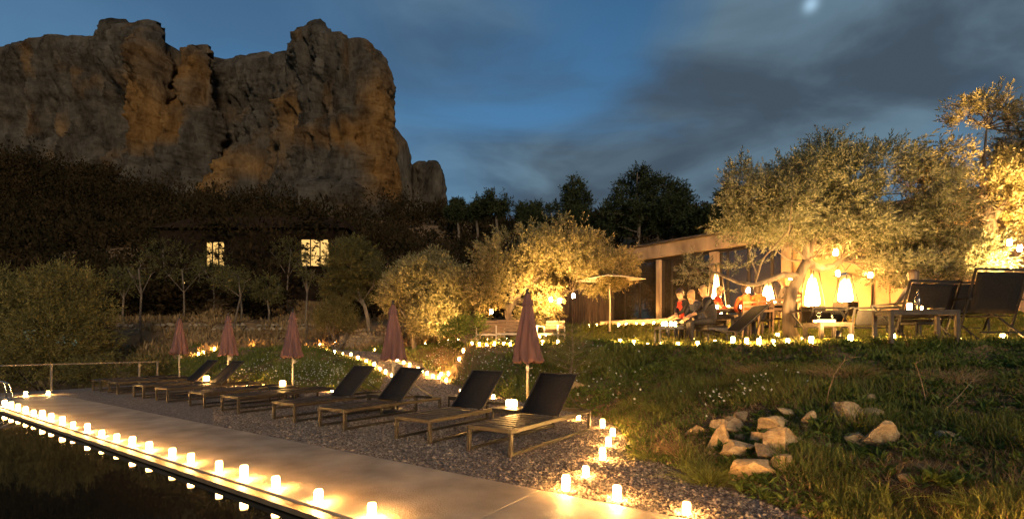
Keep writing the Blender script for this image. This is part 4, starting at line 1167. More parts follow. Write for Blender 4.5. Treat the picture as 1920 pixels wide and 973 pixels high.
wall_meshes = []
for k in range(6):
    me = stone_mesh("stone", 300 + k, cuts=11, sub=2); me.materials.clear(); me.materials.append(M['wallstone']); wall_meshes.append(me)
def dry_wall(label, p0, p1, h0, h1, zb, size, seed):
    r = np.random.default_rng(seed)
    root = empty("dry_stone_wall", (*p0, zb)); tag(root, label, "stone wall", "dry stone walls")
    L = math.hypot(p1[0] - p0[0], p1[1] - p0[1]); dx, dy = (p1[0] - p0[0]) / L, (p1[1] - p0[1]) / L
    core = MB(); a = math.atan2(dy, dx)
    Rz = Matrix.Rotation(a, 3, 'Z')
    core.box((dx * L / 2 - dy * 0.12, dy * L / 2 + dx * 0.12, min(h0, h1) * 0.42), (L * 0.96, 0.2, min(h0, h1) * 0.8), Rz)
    core.build("core", M['wallstone'], root)
    z = 0.0; row = 0
    while True:
        q = r.uniform(0, size * 0.4)
        rowh = size * r.uniform(0.55, 0.8)
        any_ = False
        while q < L:
            w = size * r.uniform(0.7, 1.35)
            top = h0 + (h1 - h0) * q / L + 0.08 * math.sin(q * 3)
            if z < top:
                any_ = True
                o = link(bpy.data.objects.new("stone", wall_meshes[r.integers(6)]), root)
                o.location = (dx * (q + w / 2) + dy * r.uniform(-.03, .04), dy * (q + w / 2) - dx * r.uniform(-.03, .04), z + rowh / 2 + r.uniform(-.02, .02))
                o.scale = (w * 0.62, size * 0.62, rowh * 0.66)
                o.rotation_euler = (r.uniform(-.3, .3), r.uniform(-.2, .2), a + r.uniform(-.3, .3))
            q += w
        z += rowh
        if not any_ or z > max(h0, h1): break
zb = hz(gx(680, 23.2), 23.2)
dry_wall("honey-lit dry stone wall between the feathery shrub and small olive", (gx(634, 23.3), 23.3), (gx(735, 22.8), 22.8), 0.75, 1.05, zb - 0.1, 0.22, 5)
dry_wall("long low grey stone wall in shade below the house", (gx(215, 27.5), 27.5), (gx(590, 26.8), 26.8), 0.45, 0.5, hz(gx(400, 27), 27) - 0.25, 0.36, 6)
dry_wall("low stone wall in shadow under the golden olive", (gx(868, 19.5), 19.5), (gx(965, 19.2), 19.2), 0.55, 0.5, hz(gx(915, 19.3), 19.3) + 0.1, 0.24, 7)

def rubble(n):
    X = np.concatenate([rng.normal(2.25, .42, n), rng.normal(3.3, .5, n // 2)]); Y = np.concatenate([rng.normal(5.1, .38, n), rng.normal(5.0, .5, n // 2)])
    z, g = height(X, Y); ok = (g < .5) & ~inside(X, Y, LOWER); X, Y, z = X[ok], Y[ok], z[ok]; m_ = len(X)
    src = [np.array([v.co[:] for v in w.vertices]) for w in wall_meshes]; fsrc = [np.array([q.vertices[:] for q in w.polygons]) for w in wall_meshes]
    Vs, Fs, nb = [], [], 0
    for i in range(m_):
        k = i % 6; r = rng.uniform(.008, .03); V = src[k] * r * rng.uniform(.6, 1.3, 3) + np.array([X[i], Y[i], z[i] + r * .2]); Vs.append(V); Fs.append(fsrc[k] + nb); nb += len(V)
    o = np_mesh("rubble", np.concatenate(Vs), np.concatenate(Fs), M['stone'], kind="stuff"); o["label"] = "small limestone rubble and clods around the stone pile"
rubble(420)
# tufts and stems that stand out on the bank
def tuft(label, u, v, n, L, spreadr, m_, W=0.006, name="grass_tuft"):
    X, Y, Z = ray_ground(u, v)
    P = np.stack([X + rng.normal(size=n) * spreadr, Y + rng.normal(size=n) * spreadr, np.full(n, Z - 0.01)], -1)
    o1 = (P - np.array([X, Y, Z])); 
    segs = 4
    d = unit(np.stack([o1[:, 0] * 4 / max(spreadr, .01) * .12 + rng.normal(size=n) * .35, o1[:, 1] * 4 / max(spreadr, .01) * .12 + rng.normal(size=n) * .35, np.ones(n)], -1))
    side = unit(np.cross(d, np.array([0.3, 1.0, 0])))
    Ls = rng.uniform(.5, 1.1, n) * L
    pts = []
    for k in range(segs + 1):
        q = k / segs
        c = P + d * (Ls * q)[:, None] + np.stack([d[:, 0], d[:, 1], -0.5 * np.ones(n)], -1) * (Ls * q * q * 0.7)[:, None]
        w = W * (1 - q * 0.92)
        pts.append(c - side * w / 2); pts.append(c + side * w / 2)
    V = np.stack(pts, 1) - np.array([X, Y, Z])
    f = np.array([(2 * k, 2 * k + 1, 2 * k + 3, 2 * k + 2) for k in range(segs)])
    F = (np.arange(n)[:, None, None] * (2 * (segs + 1)) + f[None]).reshape(-1, 4)
    o = np_mesh(name, V.reshape(-1, 3), F, m_, tone=np.repeat(rng.random(n), 2 * (segs + 1)))
    o.location = (X, Y, Z)
    tag(o, label, "grass tuft", "grass tufts on the bank")
tuft("large arching grass tuft beside the largest boulder", 1330, 905, 420, 0.36, 0.07, M['grass_blade'])
tuft("pale dry grass tuft behind the arching green one", 1275, 850, 260, 0.28, 0.06, M['dry_blade'])
tuft("green tuft by the candles at the gravel bend", 1215, 860, 260, 0.2, 0.08, M['grass_blade'])
tuft("broad-bladed green tuft low on the grassy slope", 1655, 940, 60, 0.3, 0.05, M['grass_blade'], 0.018)
tuft("broad-bladed tuft above the ochre half-buried rock", 1735, 855, 40, 0.24, 0.04, M['grass_blade'], 0.018)
tuft("dark green tuft between daisies and lounger", 1235, 770, 260, 0.26, 0.08, M['grass_blade'])
tuft("bright weed tuft at the bottom edge of the bank", 1850, 955, 90, 0.2, 0.06, M['weed'], 0.02)
tuft("straw tuft on the dark upper bank", 1430, 700, 240, 0.36, 0.16, M['dry_blade'], 0.005)
tuft("straw tuft beneath the chairs on the upper bank", 1790, 715, 240, 0.3, 0.16, M['dry_blade'], 0.005)
tuft("straw tuft high on the bank over the long slab", 1580, 705, 240, 0.34, 0.16, M['dry_blade'], 0.005)
def stalk(label, pts):
    X, Y, Z = ray_ground(*pts[0])
    base = Vector((X, Y, Z))
    mb = MB(); q = [Vector(at(u, v, Y - 0.05 * i)) - base for i, (u, v) in enumerate(pts)]
    mb.tube(q, taper(0.007, 0.0025, len(q)), 5)
    for k in range(3):
        e = q[-1 - (k % 2)]; mb.tube([e, e + Vector((rng.uniform(-.1, .12), 0, rng.uniform(-.03, .08)))], [0.003, 0.0012], 4)
    o = mb.build("dry_stalk", M['dry_mat'], None, base); tag(o, label, "dry stalk", "bare stalks on the bank")
M['dry_mat'] = mat("dry_stem", (0.22, 0.14, 0.075), (0.3, 0.2, 0.11), rough=0.9)
stalk("tall bent bare stalk rising beside the daisies", [(1549, 765), (1553, 735), (1565, 700), (1583, 676), (1600, 670)])
stalk("thin bare stalk standing on the upper bank", [(1737, 757), (1730, 725), (1720, 690), (1716, 682)])
stalk("leaning bare stalk near the bank's far edge", [(1770, 770), (1800, 740), (1822, 715)])

# ================================================================== LOUNGERS AND PARASOLS
def make_lounger(raised):
    """local x = from foot to head (along D2), y = width"""
    root = empty("sun_lounger")
    Lg, Wd, Hs = 2.1, 0.66, 0.32
    fr = MB()
    for sy in (-1, 1):
        fr.box((Lg / 2, sy * (Wd / 2 - .02), Hs - .03), (Lg, .04, .05), None, .004)
    fr.box((.02, 0, Hs - .03), (.04, Wd - .08, .05), None, .004); fr.box((Lg - .02, 0, Hs - .03), (.04, Wd - .08, .05), None, .004)
    fr.box((1.12, 0, Hs - .045), (.035, Wd - .08, .03), None, .003)
    fr.build("bed_frame", M['frame'], root)
    for sx in (.024, Lg - .024):
        for sy in (-1, 1):
            mb = MB(); mb.box((sx, sy * (Wd / 2 - .022), (Hs - .056) / 2), (.046, .042, Hs - .056), None, .004); mb.build("leg", M['frame'], root)
    for sy in (-1, 1):
        mb = MB(); mb.box((Lg / 2, sy * (Wd / 2 - .022), .022), (Lg - .1, .032, .036), None, .003); mb.build("bottom_rail", M['frame'], root)
    k = 0
    x = .10
    while x < 1.07:
        mb = MB(); mb.box((x, 0, Hs - .004 + .0006 * (k % 2)), (.078, Wd - .09, .006), None, .0015); mb.build("slat", M['slat'], root); x += .135; k += 1
    # backrest: sling on a frame, hinged at x = 1.14
    ang = math.radians(45) if raised else 0.0
    Lb = 0.74 if raised else 0.9
    Rb = Matrix.Rotation(-ang, 3, 'Y')
    off = Vector((1.14, 0, Hs + .012))
    bk = MB(); pts = []
    n = 10
    for i in range(n + 1):
        q = i / n
        for sy in (-1, 0, 1):
            pts.append(off + Rb @ Vector((q * Lb, sy * (Wd / 2 - .05), -.012 * math.sin(math.pi * q) * (1 if sy == 0 else .6))))
    top = pts[:]; bot = [w - (Rb @ Vector((0, 0, .012))) for w in pts]
    fs = []
    for i in range(n):
        for j in range(2):
            a = i * 3 + j; fs.append((a, a + 3, a + 4, a + 1)); b_ = a + len(top); fs.append((b_, b_ + 1, b_ + 4, b_ + 3))
    N = len(top)
    for i in range(n):
        fs.append((i * 3, i * 3 + N, i * 3 + 3 + N, i * 3 + 3)); fs.append((i * 3 + 2, i * 3 + 5, i * 3 + 5 + N, i * 3 + 2 + N))
    fs.append((0, 1, 1 + N, N)); fs.append((1, 2, 2 + N, 1 + N)); e = n * 3
    fs.append((e, e + N, e + 1 + N, e + 1)); fs.append((e + 1, e + 1 + N, e + 2 + N, e + 2))
    bk.add(top + bot, fs, True)
    back = bk.build("backrest", M['sling'], root)
    bf = MB()
    for sy in (-1, 1):
        bf.bar(off + Rb @ Vector((0, sy * (Wd / 2 - .035), -.012)), off + Rb @ Vector((Lb, sy * (Wd / 2 - .035), -.012)), .024, .024, .003)
    bf.bar(off + Rb @ Vector((Lb + .01, -Wd / 2 + .024, -.012)), off + Rb @ Vector((Lb + .01, Wd / 2 - .024, -.012)), .024, .024, .003)
    bf.build("backrest_frame", M['frame'], back)
    if raised:
        for sy in (-1, 1):
            mb = MB(); mb.bar(off + Rb @ Vector((Lb * .55, sy * (Wd / 2 - .06), -.03)), Vector((1.98, sy * (Wd / 2 - .06), Hs - .02)), .016, .016, .002); mb.build("prop", M['frame'], root)
    return root
LT = [3.42, 4.69, 6.43, 7.735, 9.55, 10.91, 12.64, 13.97, 15.66, 16.93]
RAISED = [1, 1, 1, 1, 0, 0, 1, 1, 0, 0]
lab_l = ["closest sun lounger with raised charcoal backrest beside the gravel-edge candles", "raised-back lounger second from the gravel-edge candles", "raised-back lounger third along, on the far side of a lantern table", "raised-back lounger in front of the path's candles, fourth along",
         "flat lounger fifth along, just past the four raised ones", "flat lounger sixth along, next to the third parasol", "raised-back lounger seventh along, before the glowing lantern", "raised-back lounger eighth along, behind the glowing lantern", "flat lounger ninth along, near the railing", "last flat lounger at the railing end of the row"]
proto = {1: make_lounger(True), 0: make_lounger(False)}
used = {1: False, 0: False}
for t_, rsd, lab in zip(LT, RAISED, lab_l):
    if not used[rsd]: o = proto[rsd]; used[rsd] = True
    else: o = copy_tree(proto[rsd])
    x, y = ts(t_, 4.53)
    o.location = (x, y, 0.012); o.rotation_euler = (0, 0, ROT + rng.uniform(-.015, .015))
    tag(o, lab, "sun lounger", "sun loungers along the pool deck")

def make_parasol(seed, dull):
    root = empty("closed_parasol")
    r = np.random.default_rng(seed)
    base = MB(); base.lathe([(.24, 0), (.25, .015), (.25, .045), (.22, .06), (.05, .07), (.035, .08), (.035, .28), (.03, .29)], 24); base.build("base", M['dark_metal'], root)
    pl = MB(); pl.tube([(0, 0, .06), (0, 0, 2.06)], .0215, 12); pole = pl.build("pole", M['pole'], root)
    cr_ = MB(); cr_.box((0.0, -.035, .93), (.05, .06, .09), None, .008); cr_.tube([(0.02, -.05, .93), (.07, -.05, .93), (.07, -.09, .95)], .007, 6)
    cr_.build("crank", M['pole'], pole)
    # folded canopy: pleated cone, hem uneven
    n, m_ = 96, 26
    cv = []
    for j in range(m_):
        q = j / (m_ - 1)
        z = 2.02 - 1.0 * q
        R = .04 + .205 * q ** 0.9
        for i in range(n):
            a = 2 * math.pi * i / n
            pleat = abs(math.sin(a * 4 + .4 * math.sin(q * 5 + seed))) 
            amp = .05 + .34 * q
            rr = R * (1 - amp * (1 - pleat) ** 1.0 + .05 * math.sin(a * 9 + seed + q * 6) * q + .06 * math.sin(a * 3 + seed * 2))
            if q > .92: rr *= 1 + .05 * math.sin((q - .92) / .08 * math.pi)
            cv.append((rr * math.cos(a), rr * math.sin(a), z + (.02 * math.sin(a * 8 + seed) + .012 * math.sin(a * 5)) * (q ** 6)))
    fs = [(j * n + i, (j + 1) * n + i, (j + 1) * n + (i + 1) % n, j * n + (i + 1) % n) for j in range(m_ - 1) for i in range(n)]
    inner = [(v[0] * .82, v[1] * .82, v[2] + .01) for v in cv[-n:]]
    fs += [((m_ - 1) * n + i, m_ * n + i, m_ * n + (i + 1) % n, (m_ - 1) * n + (i + 1) % n) for i in range(n)]
    up_ = [(.024 * math.cos(2 * math.pi * i / n), .024 * math.sin(2 * math.pi * i / n), 1.5) for i in range(n)]
    fs += [(m_ * n + i, (m_ + 1) * n + i, (m_ + 1) * n + (i + 1) % n, m_ * n + (i + 1) % n) for i in range(n)]
    mb = MB(); mb.add(cv + inner + up_, fs, True); can = mb.build("canopy", M['canopy'], root)
    vt = []
    for j in range(7):
        q = j / 6
        for i in range(48):
            a = 2 * math.pi * i / 48
            R = (.03 + .075 * q) * (1 - .22 * q * abs(math.cos(a * 4)))
            vt.append((R * math.cos(a), R * math.sin(a), 2.085 - .19 * q))
    fs = [(j * 48 + i, (j + 1) * 48 + i, (j + 1) * 48 + (i + 1) % 48, j * 48 + (i + 1) % 48) for j in range(6) for i in range(48)]
    mb = MB(); mb.add(vt, fs, True); mb.build("vent_flap", M['canopy'], can)
    fn_ = MB(); fn_.lathe([(.034, 2.075), (.036, 2.09), (.022, 2.10), (.018, 2.12), (.026, 2.135), (.016, 2.155), (.004, 2.165)], 16); fn_.build("finial", M['dark_metal'], root)
    return root
pl_lab = ["dusky plum closed parasol closest to the bank and young pine", "dark plum closed parasol standing at the gravel path's mouth", "plum closed parasol third from the bank, before the flowery mound", "pink-lit closed parasol fourth from the bank", "pink-lit closed parasol nearest the railing"]
pl_lab[4] = "small pink-lit closed parasol at the railing end of the row"
for i, (u, sc) in enumerate([(989, 1.0), (737, 1.0), (549, 1.0), (428, 1.0), (336, 1.0)]):
    o = make_parasol(11 + i * 3, i)
    x, y = on_deck(6.3, u)
    o.location = (x, y, 0.0); o.rotation_euler = (0, 0, i * .7)
    o.scale = (1, 1, [1.0, .985, .975, .985, .99][i])
    tag(o, pl_lab[i], "parasol", "closed parasols between the loungers")

# side tables with candle boxes between the loungers
def make_table(name, w, d, h, legw, m_, legm=None, top=.03):
    root = empty(name)
    mb = MB(); mb.box((0, 0, h - top / 2), (w, d, top), None, .005); mb.build("table_top", m_, root)
    for sx in (-1, 1):
        for sy in (-1, 1):
            mb = MB(); mb.box((sx * (w / 2 - legw / 2 - .002), sy * (d / 2 - legw / 2 - .002), (h - top) / 2), (legw, legw, h - top), None, .003); mb.build("leg", legm or m_, root)
    ap = MB()
    for sx in (-1, 1): ap.box((sx * (w / 2 - legw / 2 - .002), 0, h - top - .02), (legw * .7, d - 2 * legw - .006, .038))
    for sy in (-1, 1): ap.box((0, sy * (d / 2 - legw / 2 - .002), h - top - .02), (w - 2 * legw - .006, legw * .7, .038))
    ap.build("apron", legm or m_, root)
    return root
def make_box_lantern(w=.16, d=.10, h=.11):
    root = empty("candle_box")
    g_ = MB(); g_.box((0, 0, h / 2 + .006), (w - .01, d - .01, h - .012), None, .004); g_.build("glowing_pane", M['box_glow'], root)
    f = MB()
    for z in (.003, h - .003): 
        for sy in (-1, 1): f.box((0, sy * d / 2, z), (w + .01, .008, .008))
        for sx in (-1, 1): f.box((sx * w / 2, 0, z), (.008, d - .01, .008))
    for sx in (-1, 1):
        for sy in (-1, 1): f.box((sx * w / 2, sy * d / 2, h / 2), (.008, .008, h - .016))
    f.build("frame", M['tray'], root)
    return root
tproto = make_table("side_table", .42, .42, .36, .03, M['frame'])
lproto = make_box_lantern()
tb = [(4.0, 5.85, 952, "side table between the two closest loungers"), (5.62, 6.7, 693, "low table between the second and third raised loungers"), (7.1, 6.1, 0, "side table behind the second parasol"), (10.28, 6.0, 513, "side table next to the flat loungers' parasol"), (13.32, 5.75, 385, "side table between the seventh and eighth loungers")]
for i, (t_, s_, u, lab) in enumerate(tb):
    o = tproto if i == 0 else copy_tree(tproto)
    x, y = ts(t_, s_ + .02)
    o.location = (x, y, 0.01); o.rotation_euler = (0, 0, ROT)
    tag(o, lab, "side table", "side tables between the loungers")
    if u:
        l2 = lproto if i == 0 else copy_tree(lproto)
        l2.location = (x, y, 0.372); l2.rotation_euler = (0, 0, ROT + 1.2)
        if i == 4: l2.scale = (1.9, 1.3, 1)
        tag(l2, "glowing candle box on the " + lab.replace("low table", "table"), "lantern", "candle boxes on the side tables")

# ================================================================== RAILING, LADDER
root = empty("railing", (*ts(18.0, 6.36), 0.0), Rdeck)
# local x = along D1, local y = -D2 : rail runs along +y (towards smaller s)
mb = MB(); mb.box((0, 4.6, .74), (.05, 9.3, .035), None, .006); mb.build("handrail", M['rail'], root)
for y_ in (0, .48, 2.5, 4.6, 6.7, 9.2):
    mb = MB(); mb.box((0, y_, .16), (.045, .045, 1.12), None, .004); mb.build("post", M['rail'], root)
tag(root, "slim metal railing closing off the pool's far end", "railing")

root = empty("pool_ladder", (*ts(16.0, 2.40), 0.014), Rdeck)
for sx in (-.25, .25):
    mb = MB(); pts = [(sx, -.30, 0)] + [(sx, -.29, .22)]
    for k in range(9):
        a = math.pi * (1 - k / 8); pts.append((sx, -.03 + .25 * math.cos(a), .30 + .15 * math.sin(a)))
    pts += [(sx, .22, .22), (sx, .22, -.5), (sx, .22, -1.1)]
    mb.tube(pts, .021, 10); mb.build("rail", M['steel'], root)
    mb = MB(); mb.lathe([(.045, 0), (.045, .01), (.03, .016), (.022, .02)], 14, (sx, -.30, -.008)); mb.build("floor_flange", M['steel'], root)
for z in (-.3, -.6, -.9):
    mb = MB(); mb.box((0, .22, z), (.47, .07, .02), None, .004); mb.build("tread", M['steel'], root)
tag(root, "chrome pool ladder with looped handrails on the deck edge", "pool ladder")

# ================================================================== THE CONCRETE BUILDING
AX, AY = 4.53, 20.0
Rb_ = math.atan2(-0.729, 0.685)
ZB = 2.02
bld = empty("concrete_building", (AX, AY, ZB), Rb_)
tag(bld, "long low concrete building with dark glass front behind the olives", "building")
def qu(u):
    k = (u - U0) / FPX; return (20 * k - 4.53) / (.685 + .729 * k)
HT = 5.17 - ZB
Q0 = qu(1146)
QE = 15.0
mb = MB(); mb.box(((QE + Q0) / 2, -.1, .02), (QE - Q0 + .4, .9, .44), None, .01); mb.build("plinth", M['concrete'], bld)
mb = MB(); 
fq = Q0
while fq < QE:
    w = min(2.4, QE - fq); mb = MB(); mb.box((fq + w / 2, -.06, HT - .28), (w - .012, .26, .5), None, .006); mb.build("fascia_panel", M['concrete'], bld); fq += 2.4
mb = MB(); mb.box(((QE + Q0) / 2, 2.9, HT + .015), (QE - Q0 + .3, 6.4, .07), None, .01); roof = mb.build("roof", M['roofedge'], bld)
mb = MB(); mb.box(((QE + Q0) / 2, 6.0, HT / 2), (QE - Q0, .2, HT - .1)); mb.build("back_wall", M['concrete'], bld)
mb = MB(); mb.box((Q0 + .1, 3.0, HT / 2 - .02), (.2, 5.6, HT - .1)); mb.build("end_wall", M['concrete'], bld)
mb = MB(); mb.box(((QE + Q0) / 2, .0, HT - .565), (QE - Q0, .1, .05)); mb.build("head_rail", M['dark_metal'], bld)
edges = [1149, 1171, 1199, 1233, 1259, 1292, 1338, 1364, 1403, 1447, 1474]
for i in range(len(edges) - 1):
    a, b_ = qu(edges[i]), qu(edges[i + 1])
    zc0, zc1 = .25, HT - .60
    mb = MB(); mb.box(((a + b_) / 2, .06, (zc0 + zc1) / 2), (b_ - a - .05, .02, zc1 - zc0 - .04)); w_ = mb.build("window", M['glass'], bld)
    fr = MB()
    for q, s in ((a + .02, 1), (b_ - .02, 1)): fr.box((q, .045, (zc0 + zc1) / 2), (.036, .05, zc1 - zc0))
    fr.box(((a + b_) / 2, .045, zc0 + .02), (b_ - a - .08, .05, .04)); fr.box(((a + b_) / 2, .045, zc1 - .02), (b_ - a - .08, .05, .04))
    fr.build("frame", M['frame'], w_)
for u, w in ((1237, .16), (1341, .3), (1477, .3), (1852, .22)):
    mb = MB(); mb.box((qu(u), -.06, (HT - .6) / 2 + .12), (w, .18, HT - .86), None, .008); mb.build("column", M['concrete'], bld)
a, b_ = qu(1484), qu(1845)
pq = a
while pq < b_ - .05:
    w = min(1.25, b_ - pq); mb = MB(); mb.box((pq + w / 2, .06, (HT - .6) / 2 + .12), (w - .014, .12, HT - .86), None, .006); mb.build("wall_panel", M['plaster'], bld); pq += 1.25
pq = qu(1860)
while pq < QE:
    w = min(1.3, QE - pq); mb = MB(); mb.box((pq + w / 2, .0, (HT - .6) / 2 + .12), (w - .012, .14, HT - .86), None, .006); mb.build("wall_panel", M['concrete'], bld); pq += 1.3
mb = MB(); mb.tube([(qu(1637), -.09, .24), (qu(1637), -.09, HT - .6)], .03, 8); mb.build("downpipe", M['dark_metal'], bld)
# timber annexe
ann = empty("timber_annexe", (AX + .685 * Q0, AY - .729 * Q0, ZB), Rb_); tag(ann, "dark timber-clad annexe at the concrete building's end, half hidden by olive", "building")
mb = MB(); mb.box((-2.1, 1.6, 1.0), (3.9, 2.4, 2.1)); mb.build("core", M['roofedge'], ann)
q = -4.05; k = 0
while q < -.18:
    mb = MB(); mb.box((q + .08, .37 + .008 * (k % 2), 1.0), (.148, .03, 2.2), None, .004); mb.build("cladding_board", M['cladding'], ann); q += .16; k += 1
mb = MB(); mb.box((-2.1, 1.5, 2.14), (4.2, 2.9, .09), None, .01); mb.build("roof", M['roofedge'], ann)
mb = MB(); mb.box((-2.1, .1, -.1), (4.1, .7, .3), None, .01); mb.build("step", M['concrete'], ann)

# square canvas parasol by the glass front
Yc = 16.6
xc = gx(1143, Yc); g0 = hz(xc, Yc)
root = empty("canvas_parasol", (xc, Yc, g0)); tag(root, "open cream canvas parasol beside the glass front", "parasol")
hp = gz(524, Yc) - g0
mb = MB(); mb.tube([(0, 0, 0), (0.02, 0, hp * .5), (-.02, 0, hp + .2)], .03, 10); mb.build("pole", M['cream'], root)
mb = MB(); mb.lathe([(.3, 0), (.3, .05), (.05, .07)], 20); mb.build("base", M['dark_metal'], root)
cvs = []
n = 12
for i in range(n + 1):
    for j in range(n + 1):
        x, y = (i / n * 2 - 1), (j / n * 2 - 1)
        r_ = max(abs(x), abs(y))
        cvs.append((x * .85, y * .85, hp + .22 * (1 - r_) - .05 * (1 - abs(abs(x) - abs(y))) * r_ * .4))
fs = [(i * (n + 1) + j, (i + 1) * (n + 1) + j, (i + 1) * (n + 1) + j + 1, i * (n + 1) + j + 1) for i in range(n) for j in range(n)]
mb = MB(); mb.add(cvs, fs, True); c_ = mb.build("canopy", M['cream'], root)
sm = c_.modifiers.new("thickness", 'SOLIDIFY'); sm.thickness = .012
for sx in (-1, 1):
    for sy in (-1, 1):
        mb = MB(); mb.tube([(-.05, 0, hp + .2), (sx * .82, sy * .82, hp - .03)], .012, 6); mb.build("rib", M['wood'], root)
mb = MB()
root.rotation_euler = (0, 0, .5)

# ================================================================== THE HOUSE IN THE WOOD
Yh = 37.0
hx0, hx1 = gx(300, Yh), gx(645, Yh)
zh = hz(gx(470, Yh), Yh)
hs = empty("house", ((hx0 + hx1) / 2, Yh, zh - .3)); tag(hs, "dark house with two lit windows in the wood below the cliff", "house")
W_ = hx1 - hx0; zw = gz(428, Yh) - (zh - .3)
cx0 = (hx0 + hx1) / 2
wins = [(385, 420, 452, 500, 3), (563, 617, 447, 500, 3)]
holes = sorted([(gx(a, Yh) - cx0, gx(b_, Yh) - cx0, gz(d, Yh) - zh + .3, gz(c, Yh) - zh + .3, nn) for a, b_, c, d, nn in wins])
wl_ = MB(); px0 = -W_ / 2
for (a, b_, c, d, nn) in holes:
    wl_.box(((px0 + a) / 2, .15, zw / 2), (a - px0, .3, zw)); px0 = b_
    wl_.box(((a + b_) / 2, .15, c / 2), (b_ - a, .3, c)); wl_.box(((a + b_) / 2, .15, (d + zw) / 2), (b_ - a, .3, zw - d))
wl_.box(((px0 + W_ / 2) / 2, .15, zw / 2), (W_ / 2 - px0, .3, zw))
wl_.box((0, 5, zw / 2), (W_, .3, zw)); wl_.box((-W_ / 2 + .15, 2.57, zw / 2 - .02), (.3, 4.5, zw)); wl_.box((W_ / 2 - .15, 2.57, zw / 2 - .02), (.3, 4.5, zw))
wl_.build("wall", M['housewall'], hs)
rf = MB(); o_ = .4
rf.add([(-W_ / 2 - o_, -o_, zw - .05), (W_ / 2 + o_, -o_, zw - .05), (W_ / 2 + o_, 5 + o_, zw - .05), (-W_ / 2 - o_, 5 + o_, zw - .05), (-W_ / 2 + 1, 2.5, zw + 1.5), (W_ / 2 - 1, 2.5, zw + 1.5)], [(0, 1, 5, 4), (2, 3, 4, 5), (1, 2, 5), (3, 0, 4), (3, 2, 1, 0)])
rf = rf.build("roof", M['rooftile'], hs)
mb = MB(); mb.box((W_ * .22, 2.6, zw + 1.6), (.6, .6, 1.2)); mb.build("chimney", M['housewall'], rf)
for (a, b_, c, d, nn) in holes:
    mb = MB(); mb.box(((a + b_) / 2, .2, (c + d) / 2), (b_ - a - .02, .02, d - c - .02)); w_ = mb.build("window", M['window_glow'], hs)
    fr = MB()
    for k in range(nn + 1):
        fr.box((a + (b_ - a) * k / nn, .12, (c + d) / 2), (.07, .08, d - c))
    fr.box(((a + b_) / 2, .13, c + .04), (b_ - a - .1, .06, .07)); fr.box(((a + b_) / 2, .13, d - .04), (b_ - a - .1, .06, .07)); fr.box(((a + b_) / 2, .13, c + (d - c) * .38), (b_ - a - .1, .05, .05))
    fr.build("frame", M['dark_metal'], w_)
    mb = MB(); mb.box(((a + b_) / 2, -.06, c - .05), (b_ - a + .3, .25, .08)); mb.build("sill", M['housewall'], w_)
for (u, v) in ((347, 530), (500, 514)):
    Yl = 36.0
    r_ = empty("wall_lamp", at(u, v, Yl)); tag(r_, "small lamp glinting through trees below the " + ("narrower" if u < 400 else "wider") + " lit window", "lamp", "small lamps by the house")
    mb = MB(); mb.lathe([(.03, -.08), (.09, -.06), (.1, .05), (.03, .1)], 12); mb.build("globe", M['window_glow'], r_)
    mb = MB(); mb.tube([(0, 0, -.08), (0, 0, -2.2)], .03, 6); mb.build("post", M['dark_metal'], r_)

# ================================================================== CANDLES
def jar_mesh(n, r=.031, h=.118):
    mb = MB()
    mb.lathe([(r * .92, 0), (r * .97, .004), (r, h * .5), (r * 1.03, h), (r * .96, h), (r * .93, h * .5), (r * .88, .012)], n)
    me = mb.mesh("candle_jar"); me.materials.append(M['candle']); return me
def flame_mesh():
    mb = MB(); mb.lathe([(.002, .058), (.006, .064), (.0075, .072), (.005, .084), (.001, .098)], 8)
    me = mb.mesh("flame"); me.materials.append(M['flame']); return me
def wax_mesh():
    mb = MB(); mb.lathe([(.030, .014), (.031, .05), (.027, .053), (.006, .051), (.0015, .058)], 12)
    me = mb.mesh("wax"); me.materials.append(M['candle_wax']); return me
JN, JF, FLM, WAX = jar_mesh(18), jar_mesh(10), flame_mesh(), wax_mesh()
def candle(x, y, z, label, group, near=True, sc=1.0, tilt=0.0):
    o = link(bpy.data.objects.new("candle_jar", JN if near else JF))
    s = sc * rng.uniform(.86, 1.08)
    o.location = (x, y, z + .002); o.scale = (s, s, s * rng.uniform(.86, 1.14)); o.rotation_euler = (rng.uniform(-.02, .02), rng.uniform(-.02, .02) + tilt, rng.uniform(0, 6))
    tag(o, label, "candle", group)
    if near:
        link(bpy.data.objects.new("wax", WAX), o); link(bpy.data.objects.new("flame", FLM), o)
    return o
def ordl(i): return ORD[i]

pool_us = [697, 597, 517, 457, 411, 358, 323, 280, 248, 219, 191, 164, 137, 117, 96, 79, 63, 48, 34, 21, 9]
for i, u in enumerate(pool_us):
    x, y = on_deck(2.355 + rng.uniform(-.012, .02), u)
    candle(x, y, .012, f"glowing candle jar on the pool edge, {ordl(i)} from the deck's near end", "candle row on the pool edge", near=i < 14)
for i, (u, v) in enumerate([(48, 745), (92, 743)]):
    t_ = 16.75; s_ = [3.12, 3.53][i]
    x, y = ts(t_, s_)
    candle(x, y, .012, f"candle jar on the deck's far end by the railing, {ordl(i)} from the water", "candles across the deck's far end")
for i, (u, v) in enumerate([(1287, 967), (1157, 940), (1061, 922), (1098, 896), (1130, 865), (1141, 838), (1149, 819), (1130, 803), (1085, 789)]):
    x, y, z = ray_ground(u, v)
    pass
    candle(x, y, max(z, .012), f"candle jar on the gravel below the bank, {ordl(i)} along from the picture's bottom edge", "candles along the gravel edge")
for i, (x, y) in enumerate([(1.98, 3.02), (2.35, 2.70), (2.72, 2.25)]):  # out-of-view candles carrying on the row, added to light the bank
    candle(x, y, hz(x, y) + .005, f"added bank-lighting candle jar where the gravel-edge row goes on past the picture's bottom edge, {ordl(i)}", "candles along the gravel edge")
